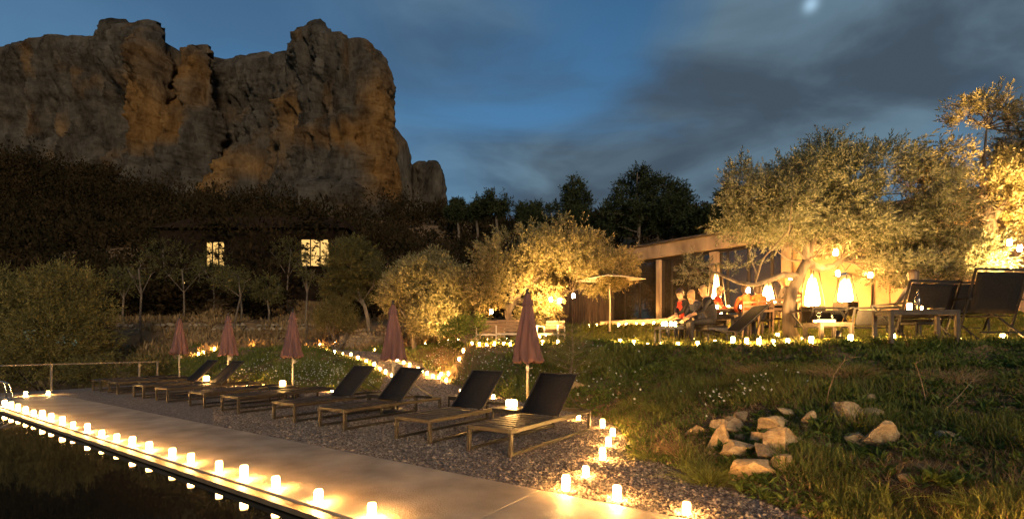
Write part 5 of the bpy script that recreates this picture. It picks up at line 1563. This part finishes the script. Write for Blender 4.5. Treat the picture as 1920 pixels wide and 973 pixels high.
for i, (t_, s_) in enumerate([(1.2, 2.4), (0.7, 2.41), (0.25, 2.4), (-0.2, 2.41), (-.65, 2.4), (-1.1, 2.4), (-1.55, 2.41), (-2.0, 2.4), (-2.5, 2.4), (-1.05, 3.55), (-1.4, 3.5), (-1.75, 3.48), (-2.1, 3.45), (-2.5, 3.42), (-2.9, 3.4)]):  # more unseen candles below the frame, added to brighten the near bank
    x, y = ts(t_, s_)
    candle(x, y, .012, f"candle jar where the deck's candle rows run on out of the picture, {ordl(i)}", "candles on the deck's near stretch", near=False)
cl = [(735, 711), (723, 706), (712, 700), (702, 692), (687, 686), (671, 679), (658, 673), (642, 668), (627, 664), (612, 660), (588, 658), (576, 658)]
crr = [(837, 712), (823, 706), (812, 701), (801, 696), (792, 692), (784, 688), (768, 682), (757, 677), (745, 673), (733, 669), (703, 657)]
def path_pos(u, v):
    # on the ramp: height follows the path profile
    Ys = np.linspace(14.5, 24, 1500)
    zp = np.interp(Ys, [p_[1] for p_ in PATH], [p_[2] for p_ in PATH])
    zr = EYE - (v - V0) / FPX * Ys
    k = int(np.argmin(np.abs(zr - zp)))
    Y = Ys[k]; x = gx(u, Y)
    return x, Y, hz(x, Y)
for lst, side in ((cl, "mound side"), (crr, "olive side")):
    for i, (u, v) in enumerate(lst):
        x, y, z = path_pos(u, v + 2)
        candle(x, y, z + .02, f"candle jar lining the gravel path on its {side}, {ordl(i)} from the bottom", f"candles on the {side} of the path", near=False, sc=1.1)
for i, u in enumerate([600, 627, 675]):
    Y = 24.2; x = gx(u, Y); candle(x, Y, hz(x, Y) + .03, f"candle jar at the path's top under the stone wall, {ordl(i)} from the parasols", "candles at the path's top", near=False, sc=1.1)

def lip_pos(u, back=.12):
    k = (u - U0) / FPX
    Ys = np.linspace(4, 24, 4000); X = k * Ys
    up = inside(X, Ys, UPPER)
    j = int(np.argmax(up)); Y = Ys[j] + back
    x = gx(u, Y); return x, Y, hz(x, Y)
for i, u in enumerate([1798, 1674, 1595, 1521, 1477, 1450, 1423, 1400, 1374, 1341, 1308, 1271, 1241, 1214, 1188, 1163]):
    x, y, z = lip_pos(u, .1 + rng.uniform(0, .08))
    candle(x, y, z, f"candle jar along the terrace edge, {ordl(i)} from the sling chairs", "candle row along the terrace edge", near=i < 12)
for i, u in enumerate([1046, 1017, 957, 945, 927, 913, 899, 885, 869, 861, 841, 827]):
    x, y, z = lip_pos(u, .1 + rng.uniform(0, .1))
    candle(x, y, z, f"candle jar on the grassy lip below the golden olive, {ordl(i)} from the young pine", "candles on the lip below the golden olive", near=False)
for i, (u, Y) in enumerate([(797, 20.5), (823, 20.5), (841, 20), (846, 21), (860, 20.2), (914, 18), (949, 18.5), (958, 18.6), (1012, 17.6), (1024, 17.8)]):
    x = gx(u, Y); candle(x, Y, hz(x, Y) + .02, f"candle jar under the golden olive, {ordl(i)} of the scattered ones from the stone wall", "scattered candles under the golden olive", near=False)
for i, (u, Y) in enumerate([(1138, 14.2), (1150, 14.0), (1163, 13.8), (1194, 13.2), (1226, 12.7), (1300, 11.6)]):
    x = gx(u, Y); candle(x, Y, hz(x, Y), f"candle jar in the terrace's second row, {ordl(i)} from the canvas parasol", "second candle row on the terrace", near=False)
for i, u in enumerate([1104, 1119, 1142, 1160, 1174, 1193, 1206, 1226, 1243, 1275, 1400, 1436, 1478]):
    q = qu(u) ; k = (u - U0) / FPX
    # in front of the plinth
    Y = (20 - .729 * q) - .95; x = gx(u, Y)
    candle(x, Y, hz(x, Y) + .01, f"candle jar at the foot of the glass front, {ordl(i)} from the timber annexe", "candles along the building's base", near=False, sc=1.15)
for i, (u, v, Y) in enumerate([(372, 661, 20.2), (383, 660, 20.2), (393, 659, 20.3), (402, 661, 20.1), (471, 653, 21), (497, 652, 21.2), (517, 650, 21.5)]):
    x = gx(u, Y); candle(x, Y, hz(x, Y) + .05, f"candle jar on the mound's crest behind the parasols, {ordl(i)} from the railing", "candles on the mound's crest", near=False)
for i, (u, v) in enumerate([(623, 735), (494, 727), (465, 725), (439, 724), (415, 722)]):
    x, y, z = ray_ground(u, v); candle(x, y, z, f"candle jar at the mound's foot behind the loungers, {ordl(i)} from the gravel path", "candles at the mound's foot", near=False)
x, y, z = ray_ground(925, 748); candle(x, y, z, "candle jar on the gravel peeping behind the second lounger's backrest", "candles by the lounger backs", near=False)
for i, (u, Y, lab) in enumerate([(1540, 9.6, "candle jar in the grass under the wine table"), (1505, 9.9, "candle jar at the foot of the broad olive's trunk"), (1880, 7.6, "candle jar in the grass beneath the wide sling chair"), (1392, 11.4, "candle jar in the clover behind the recliner"), (1425, 11.6, "candle jar in the clover beside the dining chairs"), (1458, 11.2, "candle jar in the clover toward the olive trunk")]):
    x = gx(u, Y); candle(x, Y, hz(x, Y), lab, "stray candles on the terrace", near=False)

# ---- hanging lanterns
for i, (u, v, Y, s, lab) in enumerate([(1512, 489, 10.22, 1.0, "glowing jar lantern hung in the broad olive's fork"), (1567, 474, 9.7, 1.0, "glowing jar lantern hung under the broad olive's long limb"), (1571, 513, 9.85, .9, "jar lantern hanging over the flame heaters"), (1632, 516, 9.9, .9, "jar lantern hanging by the downpipe"), (1483, 521, 10.3, .8, "small lantern beside the leaning olive trunk"),
                                     (1893, 455, 9.6, 1.0, "upper lantern of the pair hanging before the end wall"), (1912, 466, 9.5, 1.0, "lower lantern of the pair hanging before the end wall"), (1033, 562, 15.6, 1.2, "lantern hanging inside the golden olive, beside the parasol tip"), (1049, 564, 15.7, 1.2, "second lantern inside the golden olive"), (1075, 555, 15.6, 1.2, "lantern at the golden olive's outer branch toward the building"), (921, 585, 16.0, 1.2, "lantern hanging low over the shadowed stone wall"),
                                     (1403, 545, 11.5, 1.0, "lantern hung above the dining table's orange jackets")]):
    r_ = empty("hanging_lantern", at(u, v, Y)); r_.scale = (s, s, s); tag(r_, lab, "lantern", "lanterns hung in the trees")
    mb = MB(); mb.lathe([(.025, -.05), (.036, -.045), (.04, 0), (.036, .04), (.030, .05), (.030, .065)], 12); mb.build("jar", M['bulb'], r_)
    mb = MB(); mb.lathe([(.036, .067), (.036, .085), (.02, .09)], 12); mb.build("lid", M['dark_metal'], r_)
    mb = MB(); mb.tube([(0, 0, .09), (.005, 0, .42)], .0025, 4); mb.build("wire", M['dark_metal'], r_)

# ---- pyramid flame heaters
def heater(u, Y, vt, lab, fl=1.0):
    x = gx(u, Y); g0 = hz(x, Y)
    r_ = empty("flame_heater", (x, Y, g0), .4); tag(r_, lab, "patio heater", "pyramid flame heaters")
    Hh = gz(vt, Y) - g0
    mb = MB(); mb.box((0, 0, .24), (.44, .44, .46), None, .02); mb.build("base_cabinet", M['dark_metal'], r_)
    for sx in (-1, 1):
        for sy in (-1, 1):
            mb = MB(); mb.bar((sx * .21, sy * .21, .47), (sx * .09, sy * .09, Hh), .02, .02, .002); mb.build("post", M['dark_metal'], r_)
    mb = MB(); mb.lathe([(.012, .48), (.13, .49), (.17, .53), (.165, .68), (.14, .85), (.12, 1.0), (.085, 1.2), (.06, Hh - .32), (.03, Hh - .2), (.006, Hh - .12)], 14)
    fo = mb.build("flame", M['heater_flame'], r_)
    mb = MB(); mb.box((0, 0, Hh + .01), (.42, .42, .02), None, .005); mb.box((0, 0, Hh + .05), (.22, .22, .05), None, .01); mb.build("reflector_cap", M['steel'], r_)
heater(1343, 14.0, 499, "tall flame heater in front of the glass panes")
heater(1440, 15.0, 528, "small far flame heater behind the dining chairs")
heater(1523, 12.6, 500, "brightest flame heater beside the olive trunk")
heater(1585, 13.2, 517, "flame heater against the plaster wall panels")

# ---- made-up uplights, added to give the trees their golden light
def uplight(u, Y, target, power, lab, spot=75):
    x = gx(u, Y); g0 = hz(x, Y)
    r_ = empty("added_uplight", (x, Y, g0)); tag(r_, lab, "added light", "added uplights")
    d = (Vector(target) - Vector((x, Y, g0 + .14))).normalized()
    mb = MB(); mb.tube([(0, 0, -.1), (0, 0, .1)], .01, 6); mb.build("stake", M['dark_metal'], r_)
    mb = MB(); c = Vector((0, 0, .14)); mb.tube([c - d * .07, c + d * .02, c + d * .03], [.035, .042, .046], 12); mb.build("housing", M['dark_metal'], r_)
    L = bpy.data.lights.new("added_uplight_lamp", 'SPOT'); L.energy = power; L.color = (1.0, .60, .20); L.spot_size = math.radians(spot); L.spot_blend = .8; L.shadow_soft_size = .04
    lo = bpy.data.objects.new("added_uplight_lamp", L); link(lo, r_); lo.location = c + d * .06
    lo.rotation_euler = (-d).to_track_quat('Z', 'Y').to_euler()
uplight(1010, 14.0, at(1030, 490, 17), 1700, "small added uplight in the grass before the golden olive")
uplight(860, 17.3, at(805, 555, 19.3), 750, "small added uplight in the grass before the small olive")
uplight(1572, 7.75, at(1590, 390, 10.3), 700, "small added uplight in the grass under the broad olive", 100)
uplight(1945, 8.7, at(1850, 250, 10.8), 4500, "small added uplight in the grass below the tall airy tree", 60)
uplight(1325, 10.2, at(1420, 420, 9.9), 350, "small added uplight in the grass beyond the recliner", 80)

# ================================================================== TERRACE FURNITURE
def sling_chair(lab, u, Y, rz, w=.86, hb=1.05, seat=.40, group="sling chairs on the terrace"):
    x = gx(u, Y); g0 = hz(x, Y)
    r_ = empty("sling_chair", (x, Y, g0), rz); tag(r_, lab, "chair", group)
    # local: faces +y, back at -y
    hw = w / 2
    for sx in (-1, 1):
        X = sx * hw
        mb = MB()
        mb.bar((X, .06, 0), (X, -.22, hb), .035, .022, .003)            # long stile, floor to back top
        mb.bar((X - sx * .026, -.24, 0), (X - sx * .026, .44, .62), .035, .022, .003)   # crossing leg
        mb.build("side_frame", M['dark_metal'], r_)
        mb = MB(); mb.box((X, .15, .64), (.05, .60, .028), None, .006); mb.build("armrest", M['dark_metal'], r_)
    mb = MB(); mb.bar((-hw - .018, -.225, hb), (hw + .018, -.225, hb), .03, .035, .003); mb.build("top_bar", M['dark_metal'], r_)
    mb = MB(); mb.bar((-hw + .05, .42, seat), (hw - .05, .42, seat), .024, .024); mb.bar((-hw + .05, -.24, .12), (hw - .05, -.24, .12), .022, .022); mb.build("stretcher", M['dark_metal'], r_)
    def sheet(p0, p1, name, sag):
        n = 8; vs_ = []
        for i in range(n + 1):
            q = i / n
            for j in range(7):
                s = j / 6 * 2 - 1
                c = Vector(p0).lerp(Vector(p1), q)
                dn = sag * math.sin(math.pi * q) * (1 - .5 * s * s)
                vs_.append((s * (hw - .045), c.y + dn * .5, c.z - dn * .6))
        fs = [(i * 7 + j, i * 7 + j + 1, (i + 1) * 7 + j + 1, (i + 1) * 7 + j) for i in range(n) for j in range(6)]
        mb = MB(); mb.add(vs_, fs, True); o = mb.build(name, M['sling'], r_)
        m_ = o.modifiers.new("thickness", 'SOLIDIFY'); m_.thickness = .01
    sheet((0, -.205, hb - .04), (0, -.06, seat + .02), "back_sling", -.04)
    sheet((0, -.05, seat - .01), (0, .40, seat + .02), "seat_sling", .05)
    return r_
sling_chair("wide sling chair seen from behind before the end wall", 1850, 7.6, .12, .92, 1.08)
sling_chair("sling chair with its back to the bank behind the low table", 1728, 7.75, .18, .95, .98)
sling_chair("low sling chair next to the wine table, angled to the heaters", 1634, 8.6, -.25, .68, .62, .30)
sling_chair("sling chair beyond the wine table facing the heaters", 1542, 9.5, .1, .72, .68, .34)
sling_chair("sling chair turned away at the far end by the wall", 1806, 9.2, 2.6, .7, 1.0)

tx_ = make_table("low_table", .95, .40, .48, .05, M['slat'], M['slat'], .03)
x, y = gx(1726, 6.95), 7.05; g0 = hz(x, y); tx_.location = (x, y, g0); tx_.rotation_euler = (0, 0, -.06)
tag(tx_, "low timber table in front of the two wide sling chairs", "table")
ztop = g0 + .482
candle(gx(1705, 7.0), 7.0, ztop, "candle jar on the low timber table", "candles on the terrace tables")
candle(gx(1733, 7.05), 7.1, ztop, "candle jar lying low beside a bottle on the low timber table", "candles on the terrace tables", sc=.55)
mb = MB(); mb.lathe([(.035, 0), (.037, .01), (.037, .17), (.03, .2), (.014, .235), (.013, .3), (.016, .305), (.016, .315)], 16); o = mb.build("bottle", M['clear'], None, (gx(1722, 7.12), 7.13, ztop)); tag(o, "dark wine bottle behind the candle on the low timber table", "bottle")
o.data.materials.clear(); o.data.materials.append(M['glass'])
mb = MB(); mb.lathe([(.055, 0), (.06, .004), (.10, .022), (.105, .026), (.098, .026), (.05, .008)], 20); o = mb.build("ashtray", M['tray'], None, (gx(1757, 7.0), 7.02, ztop)); tag(o, "shallow metal dish on the low timber table", "dish")

wt = make_table("wine_table", .62, .5, .40, .06, M['slat'], M['slat'], .03)
x, y = gx(1552, 8.75), 8.75; g0 = hz(x, y); wt.location = (x, y, g0); wt.rotation_euler = (0, 0, .05)
tag(wt, "small timber table holding wine glasses beside the olive trunk", "table")
ztop = g0 + .402
tray = make_box_lantern(.30, .16, .05); tray.location = (gx(1547, 8.7), 8.72, ztop); tag(tray, "glowing candle tray on the wine table", "lantern")
for i, u in enumerate((1533, 1562)):
    mb = MB(); mb.lathe([(.032, 0), (.032, .003), (.005, .008), (.004, .075), (.012, .085), (.036, .11), (.042, .14), (.036, .185), (.0345, .185), (.040, .14), (.034, .113), (.010, .09)], 16)
    o = mb.build("wine_glass", M['clear'], None, (gx(u, 8.65), 8.62 + .03 * i, ztop)); tag(o, ["wine glass on the olive-trunk side of the wine table", "wine glass on the sling-chair side of the wine table"][i], "wine glass", "wine glasses")

# low table with candles by the people, recliner
ct = make_table("candle_table", .62, .42, .44, .035, M['dark_metal'], M['dark_metal'], .025)
x, y = gx(1256, 11.2), 11.2; g0 = hz(x, y); ct.location = (x, y, g0); tag(ct, "small dark table crowded with candles in front of the seated people", "table")
for i, (u, dy) in enumerate([(1243, 0), (1250, .06), (1256, -.05), (1261, .1), (1266, 0)]):
    candle(gx(u, 11.2), 11.2 + dy, g0 + .442, f"candle jar on the seated people's table, {ordl(i)} from the canvas parasol side", "candles on the people's table", near=False, sc=.85)

def recliner(lab, u, Y, rz):
    x = gx(u, Y); g0 = hz(x, Y); r_ = empty("recliner", (x, Y, g0), rz); tag(r_, lab, "recliner")
    for sy in (-.28, .28):
        mb = MB(); mb.bar((-.55, sy, .30), (.05, sy, .26), .025, .025); mb.bar((.0, sy, .26), (.72, sy, .86), .025, .025); mb.build("side_rail", M['dark_metal'], r_)
        mb = MB(); mb.bar((-.5, sy, .3), (.42, sy, 0), .022, .022); mb.bar((.55, sy, .70), (.30, sy * .97, 0), .022, .022); mb.build("leg", M['dark_metal'], r_)
    mb = MB(); mb.box((-.25, 0, .29), (.6, .5, .02), Matrix.Rotation(.066, 3, 'Y')); mb.build("seat_sling", M['sling'], r_)
    mb = MB(); mb.bar((.02, 0, .285), (.70, 0, .855), .5, .018); mb.build("back_sling", M['sling'], r_)
recliner("dark reclining chair tilted back behind the person in black", 1372, 10.6, 0.15)

# pale garden chairs under the golden olive
def garden_chair(lab, u, Y, rz, w=.9, m_=None):
    x = gx(u, Y); g0 = hz(x, Y); r_ = empty("garden_armchair", (x, Y, g0 + .02), rz); tag(r_, lab, "armchair", "pale-framed armchairs under the golden olive")
    m_ = m_ or M['whitewood']
    for sx in (-1, 1):
        mb = MB(); X = sx * w / 2
        mb.bar((X, .32, 0), (X, .32, .55), .04, .04); mb.bar((X, -.32, 0), (X, -.32, .55), .04, .04); mb.bar((X, -.34, .565), (X, .34, .565), .05, .03); mb.build("arm_frame", m_, r_)
    mb = MB(); mb.bar((-w / 2, .30, .30), (w / 2, .30, .30), .03, .05); mb.bar((-w / 2, -.30, .30), (w / 2, -.30, .30), .03, .05); mb.build("seat_rail", m_, r_)
    for k in range(6):
        mb = MB(); mb.box((0, -.25 + k * .1, .335), (w - .06, .08, .02)); mb.build("seat_slat", M['wood'], r_)
    for k in range(4):
        mb = MB(); mb.box((0, -.33 - .03 * k, .42 + k * .1), (w - .06, .02, .08)); mb.build("back_slat", M['wood'], r_)
    return r_
garden_chair("pale-framed garden armchair beside the closest parasol, stone wall side", 916, 16.3, .25, .95)
garden_chair("pale-framed armchair partly hidden behind the closest parasol", 955, 16.2, -.1, .8)
garden_chair("pale-framed armchair between the closest parasol and the young pine", 1033, 15.4, 2.7, .7)

# dining group at the back
def dining_table(lab, u, Y, w):
    t_ = make_table("dining_table", w, .75, .74, .05, M['wood'], M['dark_metal'], .03); x = gx(u, Y); t_.location = (x, Y, hz(x, Y)); t_.rotation_euler = (0, 0, -.3); tag(t_, lab, "table", "dining tables"); return t_.location.copy()
d1_ = dining_table("dining table before the tall flame heater", 1362, 12.9, 1.2)
d2_ = dining_table("dining table beside the olive trunk with brown chairs", 1440, 12.6, 1.2)
for i, (dx, dy) in enumerate([(-.25, 0), (.1, .1), (.35, -.1)]):
    candle(d1_.x + dx, d1_.y + dy, d1_.z + .742, f"candle jar on the dining table by the tall heater, {ordl(i)} along", "candles on the dining tables", near=False, sc=.9)
for i, (dx, dy) in enumerate([(-.25, 0), (.2, .05)]):
    candle(d2_.x + dx, d2_.y + dy, d2_.z + .742, f"candle jar on the dining table by the olive trunk, {ordl(i)} along", "candles on the dining tables", near=False, sc=.9)
def dining_chair(lab, u, Y, rz):
    x = gx(u, Y); g0 = hz(x, Y); r_ = empty("dining_chair", (x, Y, g0), rz); tag(r_, lab, "chair", "dining chairs at the back")
    for sx in (-1, 1):
        for sy in (-1, 1):
            mb = MB(); mb.bar((sx * .2, sy * .2, 0), (sx * .19, sy * (.19 if sy > 0 else .23), .45 if sy > 0 else .9), .03, .03); mb.build("leg", M['wood'], r_)
    mb = MB(); mb.box((0, 0, .455), (.43, .43, .03), None, .008); mb.build("seat", M['sling'], r_)
    for z in (.68, .80, .90): 
        mb = MB(); mb.box((0, -.225, z), (.4, .02, .06)); mb.build("back_slat", M['wood'], r_)
for i, (u, Y, rz, lab) in enumerate([(1400, 12.0, .0, "dining chair with its back to us under an orange jacket"), (1425, 11.9, .15, "dining chair beside the orange jackets"), (1452, 12.0, -.1, "dining chair toward the olive trunk"), (1480, 12.7, 1.3, "dining chair partly behind the olive trunk")]):
    dining_chair(lab, u, Y, rz)

# ================================================================== PEOPLE
def person(lab, loc, rz, lean=0.1, arms=None, top='black_cloth', legs='navy_cloth', hair='brown_hair', hairlen=.12, turn=0.0, shirt=None, seat=.42, nod=0.1, scale=1.0, standing=False):
    """seated figure facing local +x; z = 0 at the ground"""
    J, E, Rr, Tg = [], [], [], []
    def add(pt, r, tagn, parent=None):
        J.append(Vector(pt)); Rr.append(r); Tg.append(tagn)
        if parent is not None: E.append((parent, len(J) - 1))
        return len(J) - 1
    sl, cl_ = math.sin(lean), math.cos(lean)
    hip = Vector((0, 0, seat + .10))
    up = lambda h, dx=0.0, y=0.0: hip + Vector((sl * h + cl_ * dx, y, cl_ * h - sl * dx))
    pv = add(hip, (.135, .16), 'l')
    w = add(up(.16), (.115, .145), 't', pv)
    c = add(up(.34), (.12, .17), 't', w)
    sh = add(up(.47), (.085, .13), 't', c)
    nk = add(up(.56, .02), (.05, .05), 's', sh)
    hd = up(.66, .045); fx = Vector((math.cos(turn), math.sin(turn), -nod)).normalized()
    h1 = add(hd, (.078, .075), 's', nk)
    h2 = add(hd + Vector((0, 0, .10)) + fx * -.005, (.075, .072), 's', h1)
    for sy in (-1, 1):
        s0 = add(up(.46, 0, sy * .175), (.062, .062), 't', sh)
        tgt = (arms or {}).get(sy, (.42, sy * .10, .70))
        wr = Vector(tgt)
        s0v = J[s0]
        d = wr - s0v; L = d.length; ua, fa = .28, .25
        if L > (ua + fa) * .98: wr = s0v + d.normalized() * (ua + fa) * .98; d = wr - s0v; L = d.length
        a = (ua * ua - fa * fa + L * L) / (2 * L); hgt = math.sqrt(max(ua * ua - a * a, 0))
        side = Vector((0, sy * .6, -1)); side = (side - d.normalized() * side.dot(d.normalized())).normalized()
        el = s0v + d.normalized() * a + side * hgt
        e = add(el, (.046, .046), 't', s0)
        wv = add(wr, (.030, .028), 's', e)
        hdir = (wr - el).normalized()
        pm = add(wr + hdir * .07, (.020, .036), 's', wv)
        lat = hdir.cross(Vector((0, 0, 1))).normalized()
        for k in range(4):
            o_ = (k - 1.5) * .019
            f1 = add(wr + hdir * .115 + lat * o_ , (.009, .009), 's', pm)
            f2 = add(wr + hdir * (.145 + .008 * (1 if k in (1, 2) else 0)) + lat * o_ * 1.05 + Vector((0, 0, -.018)), (.0075, .0075), 's', f1)
        th = add(wr + hdir * .05 + lat * (-sy) * -.045, (.010, .010), 's', wv)
        add(wr + hdir * .085 + lat * (-sy) * -.06 + Vector((0, 0, -.008)), (.008, .008), 's', th)
        # leg
        h_ = add(hip + Vector((.03, sy * .10, -.01)), (.095, .09), 'l', pv)
        kn = add(Vector((.46, sy * .13, seat + .07)), (.062, .062), 'l', h_)
        cf = add(Vector((.47, sy * .13, seat * .62)), (.055, .052), 'l', kn)
        an = add(Vector((.45, sy * .13, .09)), (.038, .038), 'l', cf)
        ft = add(Vector((.53, sy * .135, .045)), (.038, .04), 'f', an)
        add(Vector((.64, sy * .14, .035)), (.028, .036), 'f', ft)
    me = bpy.data.meshes.new("person"); me.from_pydata([j[:] for j in J], E, []); me.update()
    tmp = bpy.data.objects.new("tmp_person", me); COL.objects.link(tmp)
    sk = tmp.modifiers.new("skin", 'SKIN'); sk.use_smooth_shade = True
    for i, v in enumerate(me.skin_vertices[0].data):
        v.radius = Rr[i]; v.use_root = (i == 0)
    sb = tmp.modifiers.new("sub", 'SUBSURF'); sb.levels = 1; sb.render_levels = 1
    dg = bpy.context.evaluated_depsgraph_get(); ev = tmp.evaluated_get(dg)
    nm = bpy.data.meshes.new_from_object(ev)
    bpy.data.objects.remove(tmp)
    nm.materials.clear()
    for k in (top, legs, 'skin', 'black_cloth', shirt or top): nm.materials.append(M[k])
    JA = np.array([j[:] for j in J])
    mi = {'t': 0, 'l': 1, 's': 2, 'f': 3}
    for pol in nm.polygons:
        cc = np.array(pol.center[:])
        k = int(np.argmin(np.linalg.norm(JA - cc, axis=1) - 0.6 * np.array([r[0] for r in Rr])))
        m_ = mi[Tg[k]]
        if shirt and m_ == 0 and k in (c, sh, w) and cc[0] > J[c].x + .04 and abs(cc[1]) < .08: m_ = 4
        pol.material_index = m_; pol.use_smooth = True
    o = bpy.data.objects.new("person", nm); link(o); o.location = loc; o.rotation_euler = (0, 0, rz); o.scale = (scale,) * 3
    tag(o, lab, "person", "people on the terrace")
    # face
    hc = hd + Vector((0, 0, .055)); lt = Vector((-fx.y, fx.x, 0)).normalized()
    mb = MB()
    for sy in (-1, 1): mb.lathe([(.002, -.008), (.008, -.005), (.0095, 0), (.008, .005), (.002, .008)], 8, tuple(hc + fx * .070 + lt * sy * .030 + Vector((0, 0, .012))))
    mb.build("eye", M['eye'], o)
    mb = MB(); a_ = hc + fx * .072; mb.add([a_ + Vector((0, 0, .012)), a_ + fx * .024 + Vector((0, 0, -.022)), a_ + lt * .014 + Vector((0, 0, -.026)), a_ - lt * .014 + Vector((0, 0, -.026))], [(0, 3, 1), (0, 1, 2), (1, 3, 2), (0, 2, 3)], True); mb.build("nose", M['skin'], o)
    mb = MB(); a_ = hc + fx * .066 + Vector((0, 0, -.048)); mb.bar(a_ - lt * .022, a_ + lt * .022, .012, .010); mb.build("mouth", M['lip'], o)
    # hair: cap with a fall at the back and sides
    n, m2 = 20, 12; vs_, fs = [], []
    for j in range(m2):
        q = j / (m2 - 1)
        for i in range(n):
            a = 2 * math.pi * i / n
            dirv = fx * math.cos(a) + lt * math.sin(a)
            backness = .5 - .5 * math.cos(a)
            low = .02 + (hairlen + .06) * max(0, (backness - .22)) / .78
            ph = min(q * 2, 1) * math.pi / 2
            rr = .094 * math.sin(ph) * (1 + .04 * math.sin(a * 7 + q * 5)); zz = .098 * math.cos(ph)
            if q > .5: zz = -low * (q - .5) * 2; rr = .094 * (1 - .12 * (q - .5)) * (1 + .05 * math.sin(a * 9))
            vs_.append(hd + Vector((0, 0, .085)) + dirv * rr * .98 - fx * .012 + Vector((0, 0, zz)))
    for j in range(m2 - 1):
        for i in range(n): fs.append((j * n + i, (j + 1) * n + i, (j + 1) * n + (i + 1) % n, j * n + (i + 1) % n))
    mb = MB(); mb.add(vs_, fs, True); h_ = mb.build("hair", M[hair], o)
    sd_ = h_.modifiers.new("thickness", 'SOLIDIFY'); sd_.thickness = .014
    return o
def ppos(u, Y): 
    x = gx(u, Y); return (x, Y, hz(x, Y))
def stool(lab, u, Y, h=.40):
    s_ = make_table("stool", .44, .44, h, .035, M['sling'], M['dark_metal'], .05); x, y, z = ppos(u, Y); s_.location = (x, y, z); tag(s_, lab, "stool", "seats under the seated people")
person("person with dark hair, open dark jacket over red top, leaning on the candle table", ppos(1287, 11.9), math.radians(205), .28, {-1: (.45, .12, .62), 1: (.42, -.05, .62)}, 'black_cloth', 'navy_cloth', 'brown_hair', .06, turn=.35, shirt='red_cloth', nod=.2)
person("person with long blond hair in dark clothes, bent forward beside the candle table", ppos(1316, 11.5), math.radians(195), .42, {-1: (.5, .0, .58), 1: (.5, .05, .58)}, 'navy_cloth', 'black_cloth', 'blond', .26, turn=.2, nod=.35)
person("person in a long black coat seated with back half turned to us, fair hair", ppos(1338, 10.75), math.radians(165), .30, {-1: (.5, .1, .62), 1: (.45, .1, .66)}, 'black_cloth', 'black_cloth', 'blond', .16, turn=-.2, nod=.2)
person("person in red at the dining table before the tall heater", ppos(1340, 13.2), math.radians(-30), .15, {-1: (.42, -.1, .76), 1: (.42, .1, .76)}, 'red_cloth', 'grey_cloth', 'blond', .1, seat=.45)
person("person in an orange fleece seated with back to us at the dining table", ppos(1400, 12.05), math.radians(80), .15, None, 'orange_cloth', 'grey_cloth', 'brown_hair', .1, seat=.46)
person("second person in orange beside the first at the dining table", ppos(1425, 11.95), math.radians(95), .12, None, 'orange_cloth', 'navy_cloth', 'brown_hair', .14, seat=.46)
person("person in grey with fair hair near the olive trunk at the dining table", ppos(1480, 12.7), math.radians(170), .2, None, 'grey_cloth', 'black_cloth', 'blond', .12, seat=.46)
person("dark-haired person in plum seated behind the low table's chair", ppos(1722, 9.0), math.radians(100), .1, None, 'grey_cloth', 'black_cloth', 'brown_hair', .16, seat=.46)
stool("low dark stool under the person in the open dark jacket", 1287, 11.9); stool("low dark stool under the person with long blond hair", 1316, 11.5); stool("low dark stool under the person in the black coat", 1338, 10.75); stool("stool under the person in red", 1340, 13.2, .43); stool("stool under the dark-haired person behind the low table", 1722, 9.0, .44)
